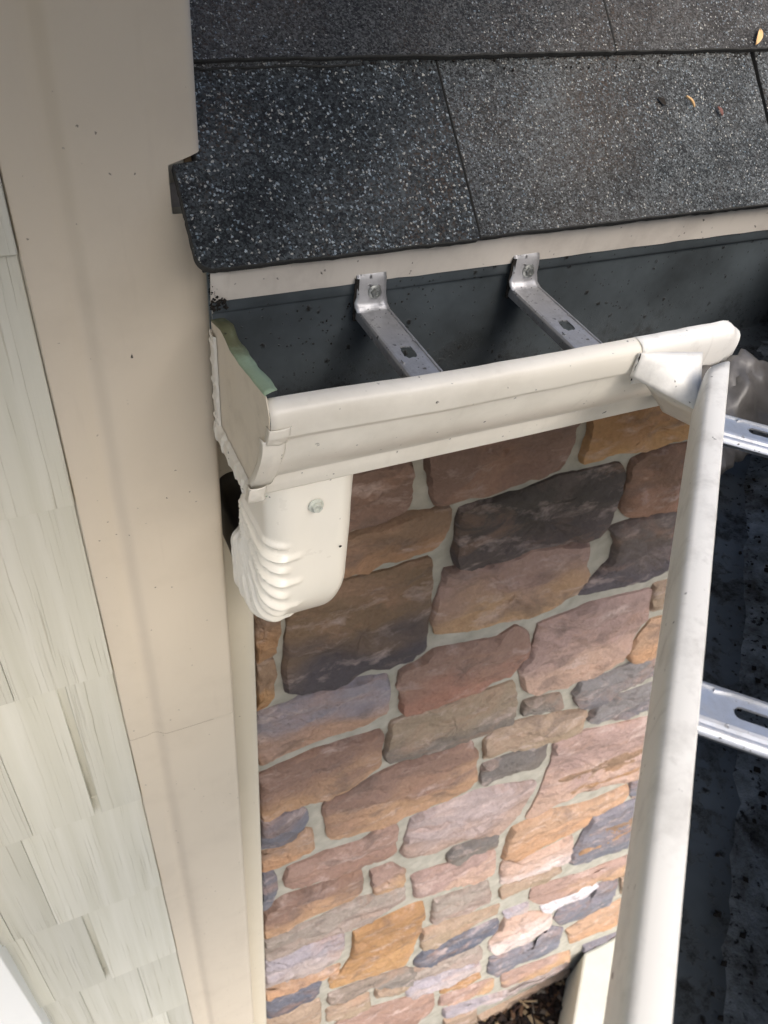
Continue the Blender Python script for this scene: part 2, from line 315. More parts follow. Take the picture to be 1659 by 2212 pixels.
EX, EY, EZ = .40, -.18, .25
STONES = [
 ('rb', [(0.267,-0.602),(0.391,-0.605),(0.401,-0.685),(0.367,-0.689),(0.329,-0.694),(0.27,-0.704)]),
 ('rb', [(0.41,-0.572),(0.609,-0.574),(0.634,-0.595),(0.639,-0.645),(0.63,-0.68),(0.564,-0.689),(0.479,-0.685),(0.438,-0.686),(0.425,-0.65)]),
 ('oc', [(0.655,-0.589),(0.829,-0.591),(0.873,-0.608),(0.905,-0.682),(0.804,-0.679),(0.719,-0.673),(0.666,-0.678),(0.666,-0.64)]),
 ('rt', [(0.765,-0.697),(0.788,-0.694),(0.879,-0.694),(0.921,-0.701),(0.992,-0.865),(0.888,-0.838),(0.806,-0.823),(0.775,-0.797),(0.771,-0.746)]),
 ('dk', [(0.481,-0.709),(0.563,-0.709),(0.639,-0.697),(0.743,-0.702),(0.759,-0.73),(0.761,-0.769),(0.762,-0.828),(0.751,-0.84),(0.647,-0.822),(0.558,-0.833),(0.519,-0.835),(0.493,-0.824),(0.482,-0.797),(0.483,-0.743)]),
 ('gb', [(0.77,-0.835),(0.859,-0.832),(0.973,-0.856),(0.987,-0.926),(0.947,-0.945),(0.945,-1.002),(0.873,-1.005),(0.752,-0.988),(0.771,-0.963),(0.8,-0.918),(0.796,-0.878)]),
 ('po', [(0.477,-0.825),(0.554,-0.84),(0.652,-0.837),(0.73,-0.853),(0.742,-0.909),(0.752,-0.924),(0.753,-0.98),(0.701,-0.997),(0.65,-1.002),(0.554,-0.988),(0.48,-0.97),(0.468,-0.907),(0.476,-0.874)]),
 ('tn', [(0.935,-1.033),(1.032,-1.034),(1.075,-1.128),(0.964,-1.115),(0.945,-1.068)]),
 ('ot', [(0.976,-1.147),(1.094,-1.171),(1.148,-1.311),(1.093,-1.308),(0.97,-1.27),(0.952,-1.243),(0.966,-1.172)]),
 ('pk', [(0.69,-1.037),(0.787,-1.029),(0.933,-1.043),(0.952,-1.11),(0.945,-1.175),(0.944,-1.254),(0.877,-1.265),(0.8,-1.27),(0.736,-1.259),(0.707,-1.231),(0.68,-1.157),(0.694,-1.121),(0.696,-1.076)]),
 ('to', [(0.301,-0.711),(0.346,-0.705),(0.382,-0.696),(0.464,-0.701),(0.463,-0.731),(0.459,-0.766),(0.405,-0.773),(0.342,-0.775),(0.304,-0.776)]),
 ('bd', [(0.243,-0.794),(0.287,-0.794),(0.343,-0.793),(0.45,-0.792),(0.457,-0.866),(0.462,-0.982),(0.444,-1.014),(0.359,-0.998),(0.316,-1.01),(0.264,-1.013),(0.243,-0.996),(0.237,-0.965),(0.24,-0.898)]),
 ('ob', [(0.161,-0.777),(0.226,-0.79),(0.224,-0.856),(0.216,-0.894),(0.159,-0.893)]),
 ('oc2', [(0.159,-0.902),(0.217,-0.906),(0.219,-0.927),(0.215,-0.984),(0.214,-1.016),(0.191,-1.022),(0.155,-1.017)]),
 ('db', [(0.121,-0.525),(0.217,-0.527),(0.235,-0.593),(0.126,-0.57)]),
 ('db', [(0.117,-0.575),(0.259,-0.602),(0.262,-0.701),(0.118,-0.666)]),
 ('db', [(0.109,-0.671),(0.292,-0.711),(0.295,-0.779),(0.215,-0.776),(0.112,-0.748)]),
 ('lo', [(0.169,-1.029),(0.245,-1.036),(0.263,-1.023),(0.323,-1.02),(0.404,-1.041),(0.416,-1.087),(0.41,-1.149),(0.387,-1.163),(0.331,-1.16),(0.285,-1.162),(0.218,-1.171),(0.164,-1.168)]),
 ('rd', [(0.43,-1.043),(0.46,-1.038),(0.483,-1.015),(0.608,-1.041),(0.638,-1.02),(0.676,-1.062),(0.685,-1.116),(0.666,-1.153),(0.62,-1.164),(0.529,-1.174),(0.468,-1.171),(0.447,-1.167),(0.444,-1.129),(0.432,-1.086)]),
 ('tg', [(0.432,-1.186),(0.531,-1.188),(0.672,-1.195),(0.685,-1.219),(0.702,-1.276),(0.7,-1.333),(0.648,-1.332),(0.558,-1.334),(0.491,-1.327),(0.429,-1.311),(0.427,-1.255)]),
 ('ro', [(0.179,-1.209),(0.289,-1.194),(0.321,-1.194),(0.41,-1.201),(0.416,-1.227),(0.418,-1.315),(0.355,-1.373),(0.31,-1.362),(0.232,-1.351),(0.158,-1.343),(0.163,-1.213)]),
 ('ro', [(0.317,-1.382),(0.356,-1.379),(0.423,-1.353),(0.473,-1.344),(0.571,-1.35),(0.616,-1.36),(0.639,-1.413),(0.658,-1.534),(0.645,-1.559),(0.575,-1.565),(0.499,-1.566),(0.418,-1.567),(0.338,-1.547),(0.329,-1.499),(0.317,-1.425)]),
 ('bg', [(0.167,-1.349),(0.217,-1.36),(0.282,-1.378),(0.285,-1.413),(0.262,-1.463),(0.223,-1.475),(0.164,-1.46)]),
 ('ot', [(0.163,-1.479),(0.223,-1.489),(0.281,-1.458),(0.293,-1.474),(0.298,-1.539),(0.25,-1.566),(0.161,-1.547)]),
 ('rp', [(0.25,-1.596),(0.326,-1.594),(0.406,-1.609),(0.445,-1.585),(0.481,-1.591),(0.489,-1.63),(0.49,-1.71),(0.43,-1.72),(0.346,-1.702),(0.247,-1.677),(0.24,-1.639)]),
 ('pl', [(0.519,-1.595),(0.597,-1.595),(0.677,-1.591),(0.836,-1.653),(0.851,-1.685),(0.841,-1.755),(0.825,-1.823),(0.785,-1.843),(0.677,-1.826),(0.611,-1.817),(0.53,-1.784),(0.512,-1.748),(0.518,-1.668)]),
 ('dg', [(0.649,-1.871),(0.664,-1.848),(0.705,-1.857),(0.785,-1.864),(0.797,-1.944),(0.733,-1.932),(0.68,-1.946),(0.655,-1.907)]),
 ('bg', [(0.161,-1.561),(0.218,-1.593),(0.225,-1.641),(0.209,-1.729),(0.156,-1.727)]),
 ('ro', [(0.203,-1.752),(0.241,-1.723),(0.315,-1.737),(0.414,-1.752),(0.424,-1.802),(0.426,-1.869),(0.374,-1.89),(0.309,-1.894),(0.25,-1.897),(0.171,-1.893),(0.174,-1.774)]),
 ('gp', [(0.171,-1.914),(0.256,-1.918),(0.315,-1.922),(0.421,-1.904),(0.453,-1.922),(0.541,-1.948),(0.555,-2.04),(0.502,-2.067),(0.444,-2.092),(0.383,-2.059),(0.282,-2.038),(0.169,-2.002)]),
 ('lv', [(0.168,-2.017),(0.282,-2.058),(0.385,-2.08),(0.397,-2.101),(0.399,-2.193),(0.374,-2.254),(0.293,-2.25),(0.165,-2.195)]),
 ('ot', [(0.164,-2.222),(0.293,-2.273),(0.397,-2.299),(0.392,-2.349),(0.349,-2.319),(0.261,-2.32),(0.163,-2.284)]),
 ('nv', [(0.162,-2.312),(0.257,-2.329),(0.345,-2.328),(0.344,-2.398),(0.333,-2.458),(0.248,-2.46),(0.16,-2.418)]),
 ('tn', [(0.159,-2.449),(0.263,-2.496),(0.347,-2.502),(0.354,-2.574),(0.355,-2.757),(0.347,-2.868),(0.156,-2.62)]),
 ('oc', [(0.424,-2.11),(0.486,-2.108),(0.547,-2.104),(0.612,-2.106),(0.63,-2.199),(0.635,-2.33),(0.63,-2.463),(0.619,-2.567),(0.484,-2.509),(0.384,-2.469),(0.371,-2.384),(0.409,-2.354),(0.431,-2.281),(0.428,-2.192)]),
 ('gb2', [(0.378,-2.502),(0.486,-2.537),(0.623,-2.597),(0.671,-2.671),(0.663,-2.76),(0.535,-2.646),(0.508,-2.618),(0.414,-2.618),(0.379,-2.592)]),
 ('tn', [(0.537,-2.677),(0.642,-2.761),(0.674,-2.813),(0.637,-2.828),(0.568,-2.784),(0.538,-2.734)]),
 ('tn', [(0.377,-2.639),(0.509,-2.678),(0.524,-2.783),(0.473,-2.796),(0.383,-2.761)]),
 ('rp', [(0.373,-2.907),(0.425,-2.811),(0.531,-2.84),(0.665,-2.919),(0.78,-3.033),(0.808,-3.195),(0.74,-3.293),(0.674,-3.372)]),
 ('po', [(0.442,-1.777),(0.493,-1.784),(0.534,-1.861),(0.54,-1.94),(0.502,-1.933),(0.464,-1.918),(0.45,-1.844)]),
 ('pk', [(0.592,-1.911),(0.637,-1.924),(0.734,-1.949),(0.799,-1.975),(0.818,-2.051),(0.826,-2.125),(0.769,-2.134),(0.612,-2.061),(0.585,-2.054),(0.573,-1.97),(0.558,-1.909)]),
 ('gp', [(0.651,-2.132),(0.737,-2.162),(0.821,-2.174),(0.853,-2.292),(0.852,-2.329),(0.788,-2.344),(0.667,-2.294),(0.657,-2.201)]),
 ('tn', [(0.649,-2.327),(0.791,-2.382),(0.917,-2.426),(0.905,-2.483),(0.75,-2.476),(0.695,-2.487),(0.661,-2.478),(0.645,-2.341)]),
 ('nv', [(0.653,-2.566),(0.675,-2.523),(0.755,-2.505),(0.845,-2.539),(0.932,-2.543),(0.95,-2.625),(0.932,-2.666),(0.806,-2.687),(0.71,-2.654),(0.654,-2.606)]),
 ('lv', [(0.943,-2.507),(1.039,-2.527),(1.047,-2.568),(0.975,-2.573)]),
 ('pw', [(0.961,-2.568),(1.067,-2.631),(1.181,-2.745),(1.222,-2.877),(1.212,-2.943),(1.025,-2.925),(0.967,-2.848),(0.943,-2.75),(0.962,-2.678)]),
 ('bg', [(0.984,-2.93),(1.079,-2.986),(1.225,-3.032),(1.217,-2.904),(1.313,-3.022),(1.331,-3.19),(1.265,-3.203),(1.124,-3.185),(1.053,-3.176),(1.012,-3.113)]),
 ('bg', [(1.215,-2.758),(1.366,-2.791),(1.354,-2.689),(1.449,-2.717),(1.491,-2.852),(1.505,-2.972),(1.398,-2.995),(1.286,-2.965),(1.224,-2.846)]),
 ('wl', [(1.109,-2.628),(1.186,-2.63),(1.309,-2.629),(1.341,-2.658),(1.336,-2.737),(1.205,-2.722),(1.132,-2.678)]),
 ('po', [(1.023,-2.417),(1.063,-2.419),(1.215,-2.485),(1.378,-2.523),(1.489,-2.549),(1.553,-2.745),(1.458,-2.691),(1.329,-2.614),(1.177,-2.597),(1.094,-2.59),(1.04,-2.505)]),
 ('tn', [(0.897,-2.346),(0.886,-2.278),(0.948,-2.268),(1.063,-2.271),(1.109,-2.345),(1.089,-2.381),(0.962,-2.365)]),
 ('ot', [(0.83,-1.878),(0.919,-1.864),(1.08,-1.929),(1.202,-1.923),(1.229,-1.99),(1.124,-2.033),(1.112,-2.09),(1.084,-2.097),(0.957,-2.088),(0.895,-2.115),(0.84,-2.054),(0.832,-1.958)]),
 ('pk', [(0.852,-1.501),(0.933,-1.509),(1.141,-1.57),(1.191,-1.585),(1.301,-1.878),(1.236,-1.882),(1.2,-1.887),(1.014,-1.832),(0.891,-1.868),(0.864,-1.856),(0.876,-1.763),(0.871,-1.676),(0.87,-1.589)]),
 ('bg', [(1.204,-1.898),(1.331,-1.922),(1.37,-2.046),(1.235,-1.999)]),
 ('bg', [(1.121,-2.04),(1.248,-2.049),(1.389,-2.078),(1.532,-2.475),(1.383,-2.436),(1.216,-2.393),(1.142,-2.342),(1.119,-2.284),(1.124,-2.183)]),
 ('pw', [(0.848,-2.077),(0.901,-2.137),(1.083,-2.123),(1.121,-2.284),(1.065,-2.266),(0.937,-2.259),(0.882,-2.249),(0.857,-2.152)]),
 ('gy', [(0.927,-1.295),(0.973,-1.285),(1.105,-1.31),(1.127,-1.372),(1.001,-1.361),(0.953,-1.371),(0.93,-1.392),(0.903,-1.398),(0.865,-1.363),(0.845,-1.318),(0.855,-1.284)]),
 ('gy', [(0.961,-1.393),(1.009,-1.406),(1.145,-1.405),(1.187,-1.515),(1.043,-1.513),(0.932,-1.463),(0.92,-1.448),(0.927,-1.408)]),
 ('gb2', [(0.719,-1.28),(0.809,-1.302),(0.82,-1.333),(0.805,-1.345),(0.724,-1.324)]),
 ('tn', [(0.727,-1.351),(0.81,-1.377),(0.902,-1.404),(0.916,-1.49),(0.841,-1.475),(0.73,-1.459),(0.665,-1.451),(0.649,-1.376),(0.669,-1.356)]),
 ('dg', [(0.669,-1.478),(0.735,-1.481),(0.827,-1.492),(0.836,-1.527),(0.826,-1.578),(0.734,-1.567),(0.678,-1.564)]),
 ('oc', [(0.804,-3.015),(0.963,-3.048),(0.983,-3.121),(0.92,-3.126),(0.819,-3.077)]),
 ('lv', [(0.657,-2.809),(0.711,-2.786),(0.932,-2.898),(0.967,-3.016),(0.782,-2.962),(0.694,-2.957),(0.667,-2.903)]),
 ('gp', [(0.694,-2.662),(0.884,-2.696),(0.932,-2.814),(0.932,-2.875),(0.708,-2.759),(0.673,-2.761),(0.653,-2.649)]),
 ('po', [(0.825,-3.118),(1.05,-3.224),(1.07,-3.269),(1.09,-3.39),(0.832,-3.227)]),
 ('po', [(1.1,-3.247),(1.265,-3.314),(1.454,-3.405),(1.491,-3.53),(1.251,-3.489),(1.149,-3.445)]),
 ('lv', [(0.862,-3.311),(1.207,-3.548),(1.393,-3.578),(1.513,-3.606),(1.536,-3.685),(1.354,-3.662),(1.09,-3.543),(0.889,-3.45)]),
 ('tn', [(1.091,-3.722),(1.372,-3.73),(1.55,-3.731),(1.611,-3.914),(1.606,-3.989),(1.344,-3.927),(1.126,-3.872)]),
 ('tn', [(0.894,-3.479),(1.045,-3.541),(1.114,-3.871),(0.931,-3.766)]),
 ('ot', [(1.34,-3.068),(1.409,-3.029),(1.575,-3.018),(1.691,-3.272),(1.702,-3.372),(1.466,-3.308),(1.428,-3.297)]),
 ('bg', [(1.552,-3.516),(1.532,-3.433),(1.755,-3.519),(1.792,-3.643),(1.589,-3.545)]),
 ('tn', [(1.461,-2.713),(1.553,-2.745),(1.657,-3.051),(1.551,-2.951)]),
]

# ================================================================ ground
gv, gf = [], []
N = 40
rows = []
for i in range(N + 1):
    r = []
    for j in range(N + 1):
        u = (i / N * 2 - 1); w = (j / N * 2 - 1)
        x = math.copysign(abs(u) ** 2.6, u) * 60 + 1.2; y = math.copysign(abs(w) ** 2.6, w) * 60 + 0.3
        r.append((x, y, -Z0 + 0.02 * n3(x * 1.5, y * 1.5, 0)))
    rows.append(r)
v, f = grid(rows); g = mk('ground', v, f, M_soil, smooth=True, loc=(0, 0, -Z0), normals=True); tag(g, kind='structure')

# bark chips along the foot of the wall
cv, cf, cc = [], [], []
rnd = random.Random(3)
chipcols = [lin(46, 34, 28), lin(70, 52, 40), lin(34, 27, 24), lin(100, 76, 56), lin(58, 40, 34), lin(160, 140, 110), lin(120, 112, 100)]
for i in range(9000):
    x = rnd.uniform(0.2, 2.2); y = rnd.uniform(-1.2, 0.66)
    if x - y > 0.90: continue
    a = rnd.uniform(0, 6.28); L = rnd.uniform(.008, .032); W = rnd.uniform(.004, .012); H = rnd.uniform(.003, .008)
    e = rnd.uniform(-.5, .5); z = -Z0 + rnd.uniform(.0, .03)
    k = len(cv); ca, sa = math.cos(a), math.sin(a)
    for (px, py, pz) in ((-L, -W * .6, 0), (L * .8, -W, 0), (L, W * .7, 0), (-L * .9, W, 0), (-L * .7, -W * .4, H), (L * .6, -W * .5, H), (L * .7, W * .4, H), (-L * .6, W * .6, H)):
        cv.append((x + px * ca - py * sa, y + px * sa + py * ca, z + pz + px * e))
    cf += [(k, k + 1, k + 5, k + 4), (k + 1, k + 2, k + 6, k + 5), (k + 2, k + 3, k + 7, k + 6), (k + 3, k, k + 4, k + 7), (k + 4, k + 5, k + 6, k + 7)]
    c = chipcols[min(6, int(rnd.random() ** 1.4 * 7))]; cc += [c] * 8
mul = mk('mulch', cv, cf, M_chip, loc=(1.0, 0.3, -Z0))
at = mul.data.color_attributes.new('tint', 'FLOAT_COLOR', 'POINT')
for i, c in enumerate(cc): at.data[i].color = c
tag(mul, 'dark bark mulch strewn at the foot of the stone wall', 'mulch', kind='stuff')

# porch slab at the foot of the wall (its edge runs at 45 degrees like the porch eave above it)
def prism(name, poly, z0, z1, mat, parent=None, bevel=0.0, loc=None):
    n = len(poly); v = [(x, y, z0) for x, y in poly] + [(x, y, z1) for x, y in poly]
    f = [tuple(range(n - 1, -1, -1)), tuple(range(n, 2 * n))] + [(i, (i + 1) % n, n + (i + 1) % n, n + i) for i in range(n)]
    return mk(name, v, f, mat, parent, bevel=bevel, loc=loc, normals=True)
sl = prism('porch_slab', [(1.548, .639), (-.8, -1.709), (3.2, -1.709), (3.2, .639)], -Z0 - .1, -3.50, M_conc, bevel=.01, loc=(1.5, 0, -Z0))
tag(sl, 'pale concrete porch slab below the right-hand gutter, against the foot of the stone wall', 'porch slab')

# ================================================================ stone wall
wall = empty('stone_wall', (1.2, .66, -Z0)); tag(wall, 'brown and grey cast stone wall with pale mortar joints under the gutter', 'stone wall')
rows = []
for i in range(70):
    z = -.42 - i / 69 * (Z0 + .1 - .42); rows.append([(.135 + j / 60 * 3.0, .655 + .0022 * n3(j * .9, i * .9, 2), z) for j in range(61)])
v, f = grid(rows); mk('mortar_bed', v, f, M_mortar, wall, smooth=True, normals=True)
box('backing_wall', .13, 3.3, .668, .80, -Z0 - .1, -.40, M_mortar, wall)

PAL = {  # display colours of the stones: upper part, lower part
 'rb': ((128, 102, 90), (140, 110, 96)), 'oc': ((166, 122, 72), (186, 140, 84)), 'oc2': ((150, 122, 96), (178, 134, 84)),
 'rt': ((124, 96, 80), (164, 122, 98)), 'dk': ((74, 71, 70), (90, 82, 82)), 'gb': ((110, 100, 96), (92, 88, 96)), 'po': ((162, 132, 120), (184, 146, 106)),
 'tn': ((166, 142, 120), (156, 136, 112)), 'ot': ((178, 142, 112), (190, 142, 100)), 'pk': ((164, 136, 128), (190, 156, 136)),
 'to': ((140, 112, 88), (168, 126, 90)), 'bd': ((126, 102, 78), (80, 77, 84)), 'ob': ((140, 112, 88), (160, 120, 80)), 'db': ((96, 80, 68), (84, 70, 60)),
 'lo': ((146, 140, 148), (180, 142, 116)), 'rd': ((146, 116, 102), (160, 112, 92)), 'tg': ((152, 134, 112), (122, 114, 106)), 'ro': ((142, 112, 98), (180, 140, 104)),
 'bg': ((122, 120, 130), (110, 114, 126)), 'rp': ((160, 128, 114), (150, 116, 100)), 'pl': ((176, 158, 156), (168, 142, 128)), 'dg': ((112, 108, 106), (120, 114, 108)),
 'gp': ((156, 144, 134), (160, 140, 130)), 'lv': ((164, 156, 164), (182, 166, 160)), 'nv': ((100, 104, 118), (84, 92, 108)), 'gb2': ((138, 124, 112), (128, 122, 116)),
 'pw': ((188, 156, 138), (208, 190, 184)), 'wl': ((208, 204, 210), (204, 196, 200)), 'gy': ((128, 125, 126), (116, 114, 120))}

def stone(poly, cols, seed, depth=.013):
    rnd = random.Random(seed)
    n = max(24, min(84, int(sum(math.dist(poly[i], poly[i - 1]) for i in range(len(poly))) / .009)))
    ring = polyline(poly + [poly[0]], n + 1)[:-1]
    # soften the corners once and roughen the outline
    ring = [((ring[i - 1][0] + 6 * p[0] + ring[(i + 1) % n][0]) / 8, (ring[i - 1][1] + 6 * p[1] + ring[(i + 1) % n][1]) / 8) for i, p in enumerate(ring)]
    area = sum(ring[i - 1][0] * ring[i][1] - ring[i][0] * ring[i - 1][1] for i in range(n)); sg = 1 if area > 0 else -1; grown = []
    for i, p in enumerate(ring):
        a_, b_ = ring[i - 1], ring[(i + 1) % n]; tx, tz = b_[0] - a_[0], b_[1] - a_[1]; L = math.hypot(tx, tz) or 1
        grown.append((p[0] + sg * tz / L * .0036, p[1] - sg * tx / L * .0036))
    ring = [(max(x, .1935), z) for x, z in grown]
    ring = [(x + .004 * n3(x * 40, z * 40, seed) + .002 * n3(x * 110, z * 110, seed), z + .004 * n3(x * 36, z * 40, seed + 9) + .002 * n3(x * 110, z * 110, seed + 5)) for x, z in ring]
    cx = sum(p[0] for p in ring) / n; cz = sum(p[1] for p in ring) / n
    x0, x1 = min(p[0] for p in ring), max(p[0] for p in ring); z0, z1 = min(p[1] for p in ring), max(p[1] for p in ring)
    wmin = min(x1 - x0, z1 - z0)
    v, cs = [], []
    tiltx = rnd.uniform(-.02, .02); tiltz = rnd.uniform(-.05, .05)
    INS = ((0, -.006), (.0, .35), (.05, .80), (.14, .95), (.26, 1.0), (.38, 1.0), (.50, 1.0), (.62, 1.0), (.74, 1.0), (.87, 1.0)); NR = len(INS)
    def relief(px, pz):
        a = n3(px * 9, pz * 20, seed); led = math.floor((a + .45 * n3(px * 26, pz * 48, seed + 3)) * 5) / 5
        return .011 * led + .006 * n3(px * 22, pz * 38, seed) + .0055 * abs(n3(px * 50, pz * 80, seed)) + .0025 * n3(px * 120, pz * 170, seed)
    for k, (ins, d) in enumerate(INS):
        for x, z in ring:
            L = math.hypot(x - cx, z - cz); s = 1 - (ins if k > 3 else ins * (wmin * .5 / max(L, 1e-4)))
            if k == 3: s = min(s, .88)
            px, pz = cx + (x - cx) * s, cz + (z - cz) * s
            dd = d if k == 0 else depth * d + (relief(px, pz) * min(1, k * .4) + tiltx * (px - cx) + tiltz * (pz - cz)) * (k > 1)
            v.append((px, .655 - dd, pz))
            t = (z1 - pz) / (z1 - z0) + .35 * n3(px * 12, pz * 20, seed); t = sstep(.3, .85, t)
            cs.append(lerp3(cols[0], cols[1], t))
    v.append((cx, .655 - depth * 1.05, cz)); cs.append(lerp3(cols[0], cols[1], .5))
    f = []
    for k in range(NR - 1):
        for i in range(n): f.append((k * n + i, k * n + (i + 1) % n, (k + 1) * n + (i + 1) % n, (k + 1) * n + i))
    for i in range(n): f.append(((NR - 1) * n + i, (NR - 1) * n + (i + 1) % n, NR * n))
    o = mk('stone', v, f, M_stone, wall, smooth=True, normals=True)
    at = o.data.color_attributes.new('tint', 'FLOAT_COLOR', 'POINT')
    for i, c in enumerate(cs): at.data[i].color = (c[0], c[1], c[2], 1)
    return o
hues = list(PAL)
for i, (k, poly) in enumerate(STONES):
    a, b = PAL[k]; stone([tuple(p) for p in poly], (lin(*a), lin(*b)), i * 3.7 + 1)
# the courses go on to the right, behind the porch gutter
z = -.44; rnd = random.Random(11); q = 0
while z > -Z0:
    hgt = rnd.uniform(.09, .15); lo = z - hgt
    xs = [p[0] for k, poly in STONES for p in poly if lo - .01 < p[1] < z + .01]
    x = (max(xs) if xs else .14) + .02
    while x < 2.5:
        w = rnd.uniform(.14, .36)
        j = lambda s=.008: rnd.uniform(-s, s)
        a, b = PAL[rnd.choice(hues)]
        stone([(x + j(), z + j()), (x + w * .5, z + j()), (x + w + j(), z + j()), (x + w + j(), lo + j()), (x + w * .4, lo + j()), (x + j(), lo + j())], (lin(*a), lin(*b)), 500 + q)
        x += w + rnd.uniform(.012, .022); q += 1
    z = lo - rnd.uniform(.010, .018)

# ================================================================ siding wall on the left
sw = empty('siding_wall', (-.8, .57, -Z0)); tag(sw, 'pale green-grey cedar-shake siding wall left of the beige corner post', 'siding wall')
box('sheathing', -2.2, .137, .5738, 3.4, -Z0 - .1, 1.9, M_shake, sw)
cz = [1.86, 1.60, 1.34, 1.08, .82, .56, .30, .06, -.20 + .19, -.2595, -.4857, -.728, -.993, -1.254, -1.523, -1.79, -2.05, -2.31, -2.57, -2.83, -3.09, -3.35, -3.61, -Z0]
cz[8] = -.02
JO = {11: [-.041, -.118, -.2], 12: [-.135, -.192], 13: [-.100, -.185], 14: [-.055, -.150], 10: [-.085, -.19], 9: [-.05, -.13], 15: [-.03, -.15]}
def shake(x0, x1, zt, zb, k):
    d = .0140 + rnd.uniform(-.0010, .0010); zb2 = zb - rnd.uniform(0, .0015)
    v = [(x0, .5745 - d, zb2), (x1, .5745 - d, zb2), (x1, .574, zb2), (x0, .574, zb2), (x0, .5745 - .002, zt + .02), (x1, .5745 - .002, zt + .02), (x1, .575, zt + .02), (x0, .575, zt + .02)]
    f = [(0, 3, 2, 1), (4, 5, 6, 7), (0, 1, 5, 4), (1, 2, 6, 5), (2, 3, 7, 6), (3, 0, 4, 7)]
    mk('shake', v, f, M_shake, sw, bevel=.0007, segs=1)
for i in range(len(cz) - 1):
    zt, zb = cz[i], cz[i + 1]
    js = [x for x in JO.get(i, []) if x < .01]
    x = .0125; wide = {12: 0, 14: 0}
    edges = []
    for q, jx in enumerate(js):
        gap = .0085 if (i, q) in ((11, 0), (13, 0)) else .0005
        edges.append((jx, gap)); 
    last = js[-1] if js else .0125
    while last > -1.0:
        last -= rnd.uniform(.08, .17); edges.append((last, rnd.choice((.0005, .0005, .0050))))
    for jx, gap in edges:
        shake(jx + gap / 2, x, zt, zb, i); x = jx - gap / 2
box('lower_trim', -2.2, -1.05, .57, .60, -Z0, 1.9, M_white, sw)

wt = empty('white_trim', (-.27, .55, -Z0)); tag(wt, 'bright white vertical trim board on the shake siding in the bottom left corner', 'trim board')
v = []
for z, xr in ((-Z0, -.300), (-1.59, -.219), (-1.217, -.2036), (-.2, -.162)):
    pass
box('board', -.335, -.209, .538, .575, -Z0, -.9, M_white, wt, bevel=.003)
box('outer_board', -.335, -.300, .525, .537, -Z0, -.9, M_white, wt, bevel=.002)

# ================================================================ corner post
post = empty('corner_post', (.08, .565, -Z0)); tag(post, 'smooth beige corner post with one vertical groove, beside the roof edge and gutter end', 'corner post')
PP = [(.0131, .575), (.0131, .5665), (.0142, .5645), (.0165, .5638), (.034, .5640), (.0385, .5648), (.0415, .5655), (.0445, .5652), (.0475, .5638), (.0505, .5615), (.0535, .5594), (.057, .5583), (.066, .5580), (.100, .5580), (.1165, .5580), (.131, .5580), (.1345, .5584), (.1375, .5598), (.1392, .5625), (.140, .567), (.140, .66)]
def post_piece(name, z0, z1, n, xmax=None):
    prof = [p for p in PP if xmax is None or p[0] <= xmax + 1e-6]
    rows = []
    for i in range(n + 1):
        z = lerp(z0, z1, i / n); rows.append([(x + .0005 * n3(x * 5, z * 4, 3), y + .0007 * n3(x * 20, z * 3, 1), z) for x, y in prof])
    v, f = grid(rows)
    return v, f
def join(parts):
    V, F = [], []
    for v, f in parts:
        k = len(V); V += v; F += [tuple(i + k for i in q) for q in f]
    return V, F
NB, NT_ = -.2408, -.2075
v, f = post_piece('lower_board', -Z0, -.8648, 60)
mk('lower_board', v, f, M_post, post, smooth=True)
zs = [lerp(-.8642, NB, i / 24) for i in range(25)] + [NT_] + [lerp(NT_, 1.9, i / 50) for i in range(1, 51)]
rows = [[(x + .0005 * n3(x * 5, z * 4, 3), y + .0007 * n3(x * 20, z * 3, 1), z) for x, y in PP] for z in zs]
v, f = grid(rows); ncol = len(PP) - 1; jn = [i for i, p in enumerate(PP) if abs(p[0] - .1165) < 1e-6][0]
f = [q for k, q in enumerate(f) if not (k // ncol == 24 and k % ncol >= jn)]
# slanted top of the cut-out: pull the right-hand corner up
v = [(x, y, z + (.0068 * sstep(.1165, .139, x) if abs(z - NT_) < 1e-6 and x > .1165 else 0)) for x, y, z in v]
mk('upper_board', v, f, M_post, post, smooth=True)
box('post_core', .0145, .1150, .5710, .5745, -Z0, 1.9, M_wood, post)
box('flashing_scrap', .1150, .1300, .568, .5695, -.2400, -.2235, M_hanger, post)

# narrow channel between post and stones
ch = empty('wall_channel', (.165, .645, -Z0)); tag(ch, 'narrow cream channel strip between the beige corner post and the stones', 'trim strip')
cp = [(.138, .650), (.138, .636), (.150, .6355), (.1515, .634), (.154, .6325), (.180, .632), (.185, .6328), (.188, .636), (.1885, .657)]
rows = [[(x + (.004 * (-z - .4) / 3.4), y, z) for x, y in cp] for z in [-.43 - k * (Z0 - .43) / 30 for k in range(31)]]
v, f = grid(rows); mk('channel', v, f, M_strip, ch, smooth=True, bevel=0, solid=-.001)

# ================================================================ roof above the gutter
TH = math.radians(43); CT, ST = math.cos(TH), math.sin(TH)
def R1(x, s, n): return (x, .5065 + s * CT - n * ST, -.2608 + s * ST + n * CT)
def valley_x(s): y = .5065 + s * CT; return y + .293 + S2 * (y - .5315)
roof = empty('shingle_roof', (.12, .5065, -.262)); tag(roof, 'dark asphalt shingle roof edge above the gutter with pale granules', 'roof')
def slab(name, R, outline, n0, n1, mat, parent):
    k = len(outline)
    v = [R(x, s, n1 + .0007 * n3(x * 9, s * 9, 4)) for x, s in outline] + [R(x, s, n0) for x, s in outline]
    f = [tuple(range(k))] + [tuple(range(2 * k - 1, k - 1, -1))] + [(i, k + i, k + (i + 1) % k, (i + 1) % k) for i in range(k)]
    o = mk(name, v, f, mat, parent, bevel=.0008, segs=1, normals=True)
    o.data.materials.append(M_edge)
    for p in o.data.polygons:
        if p.index != 0: p.material_index = 1
    return o
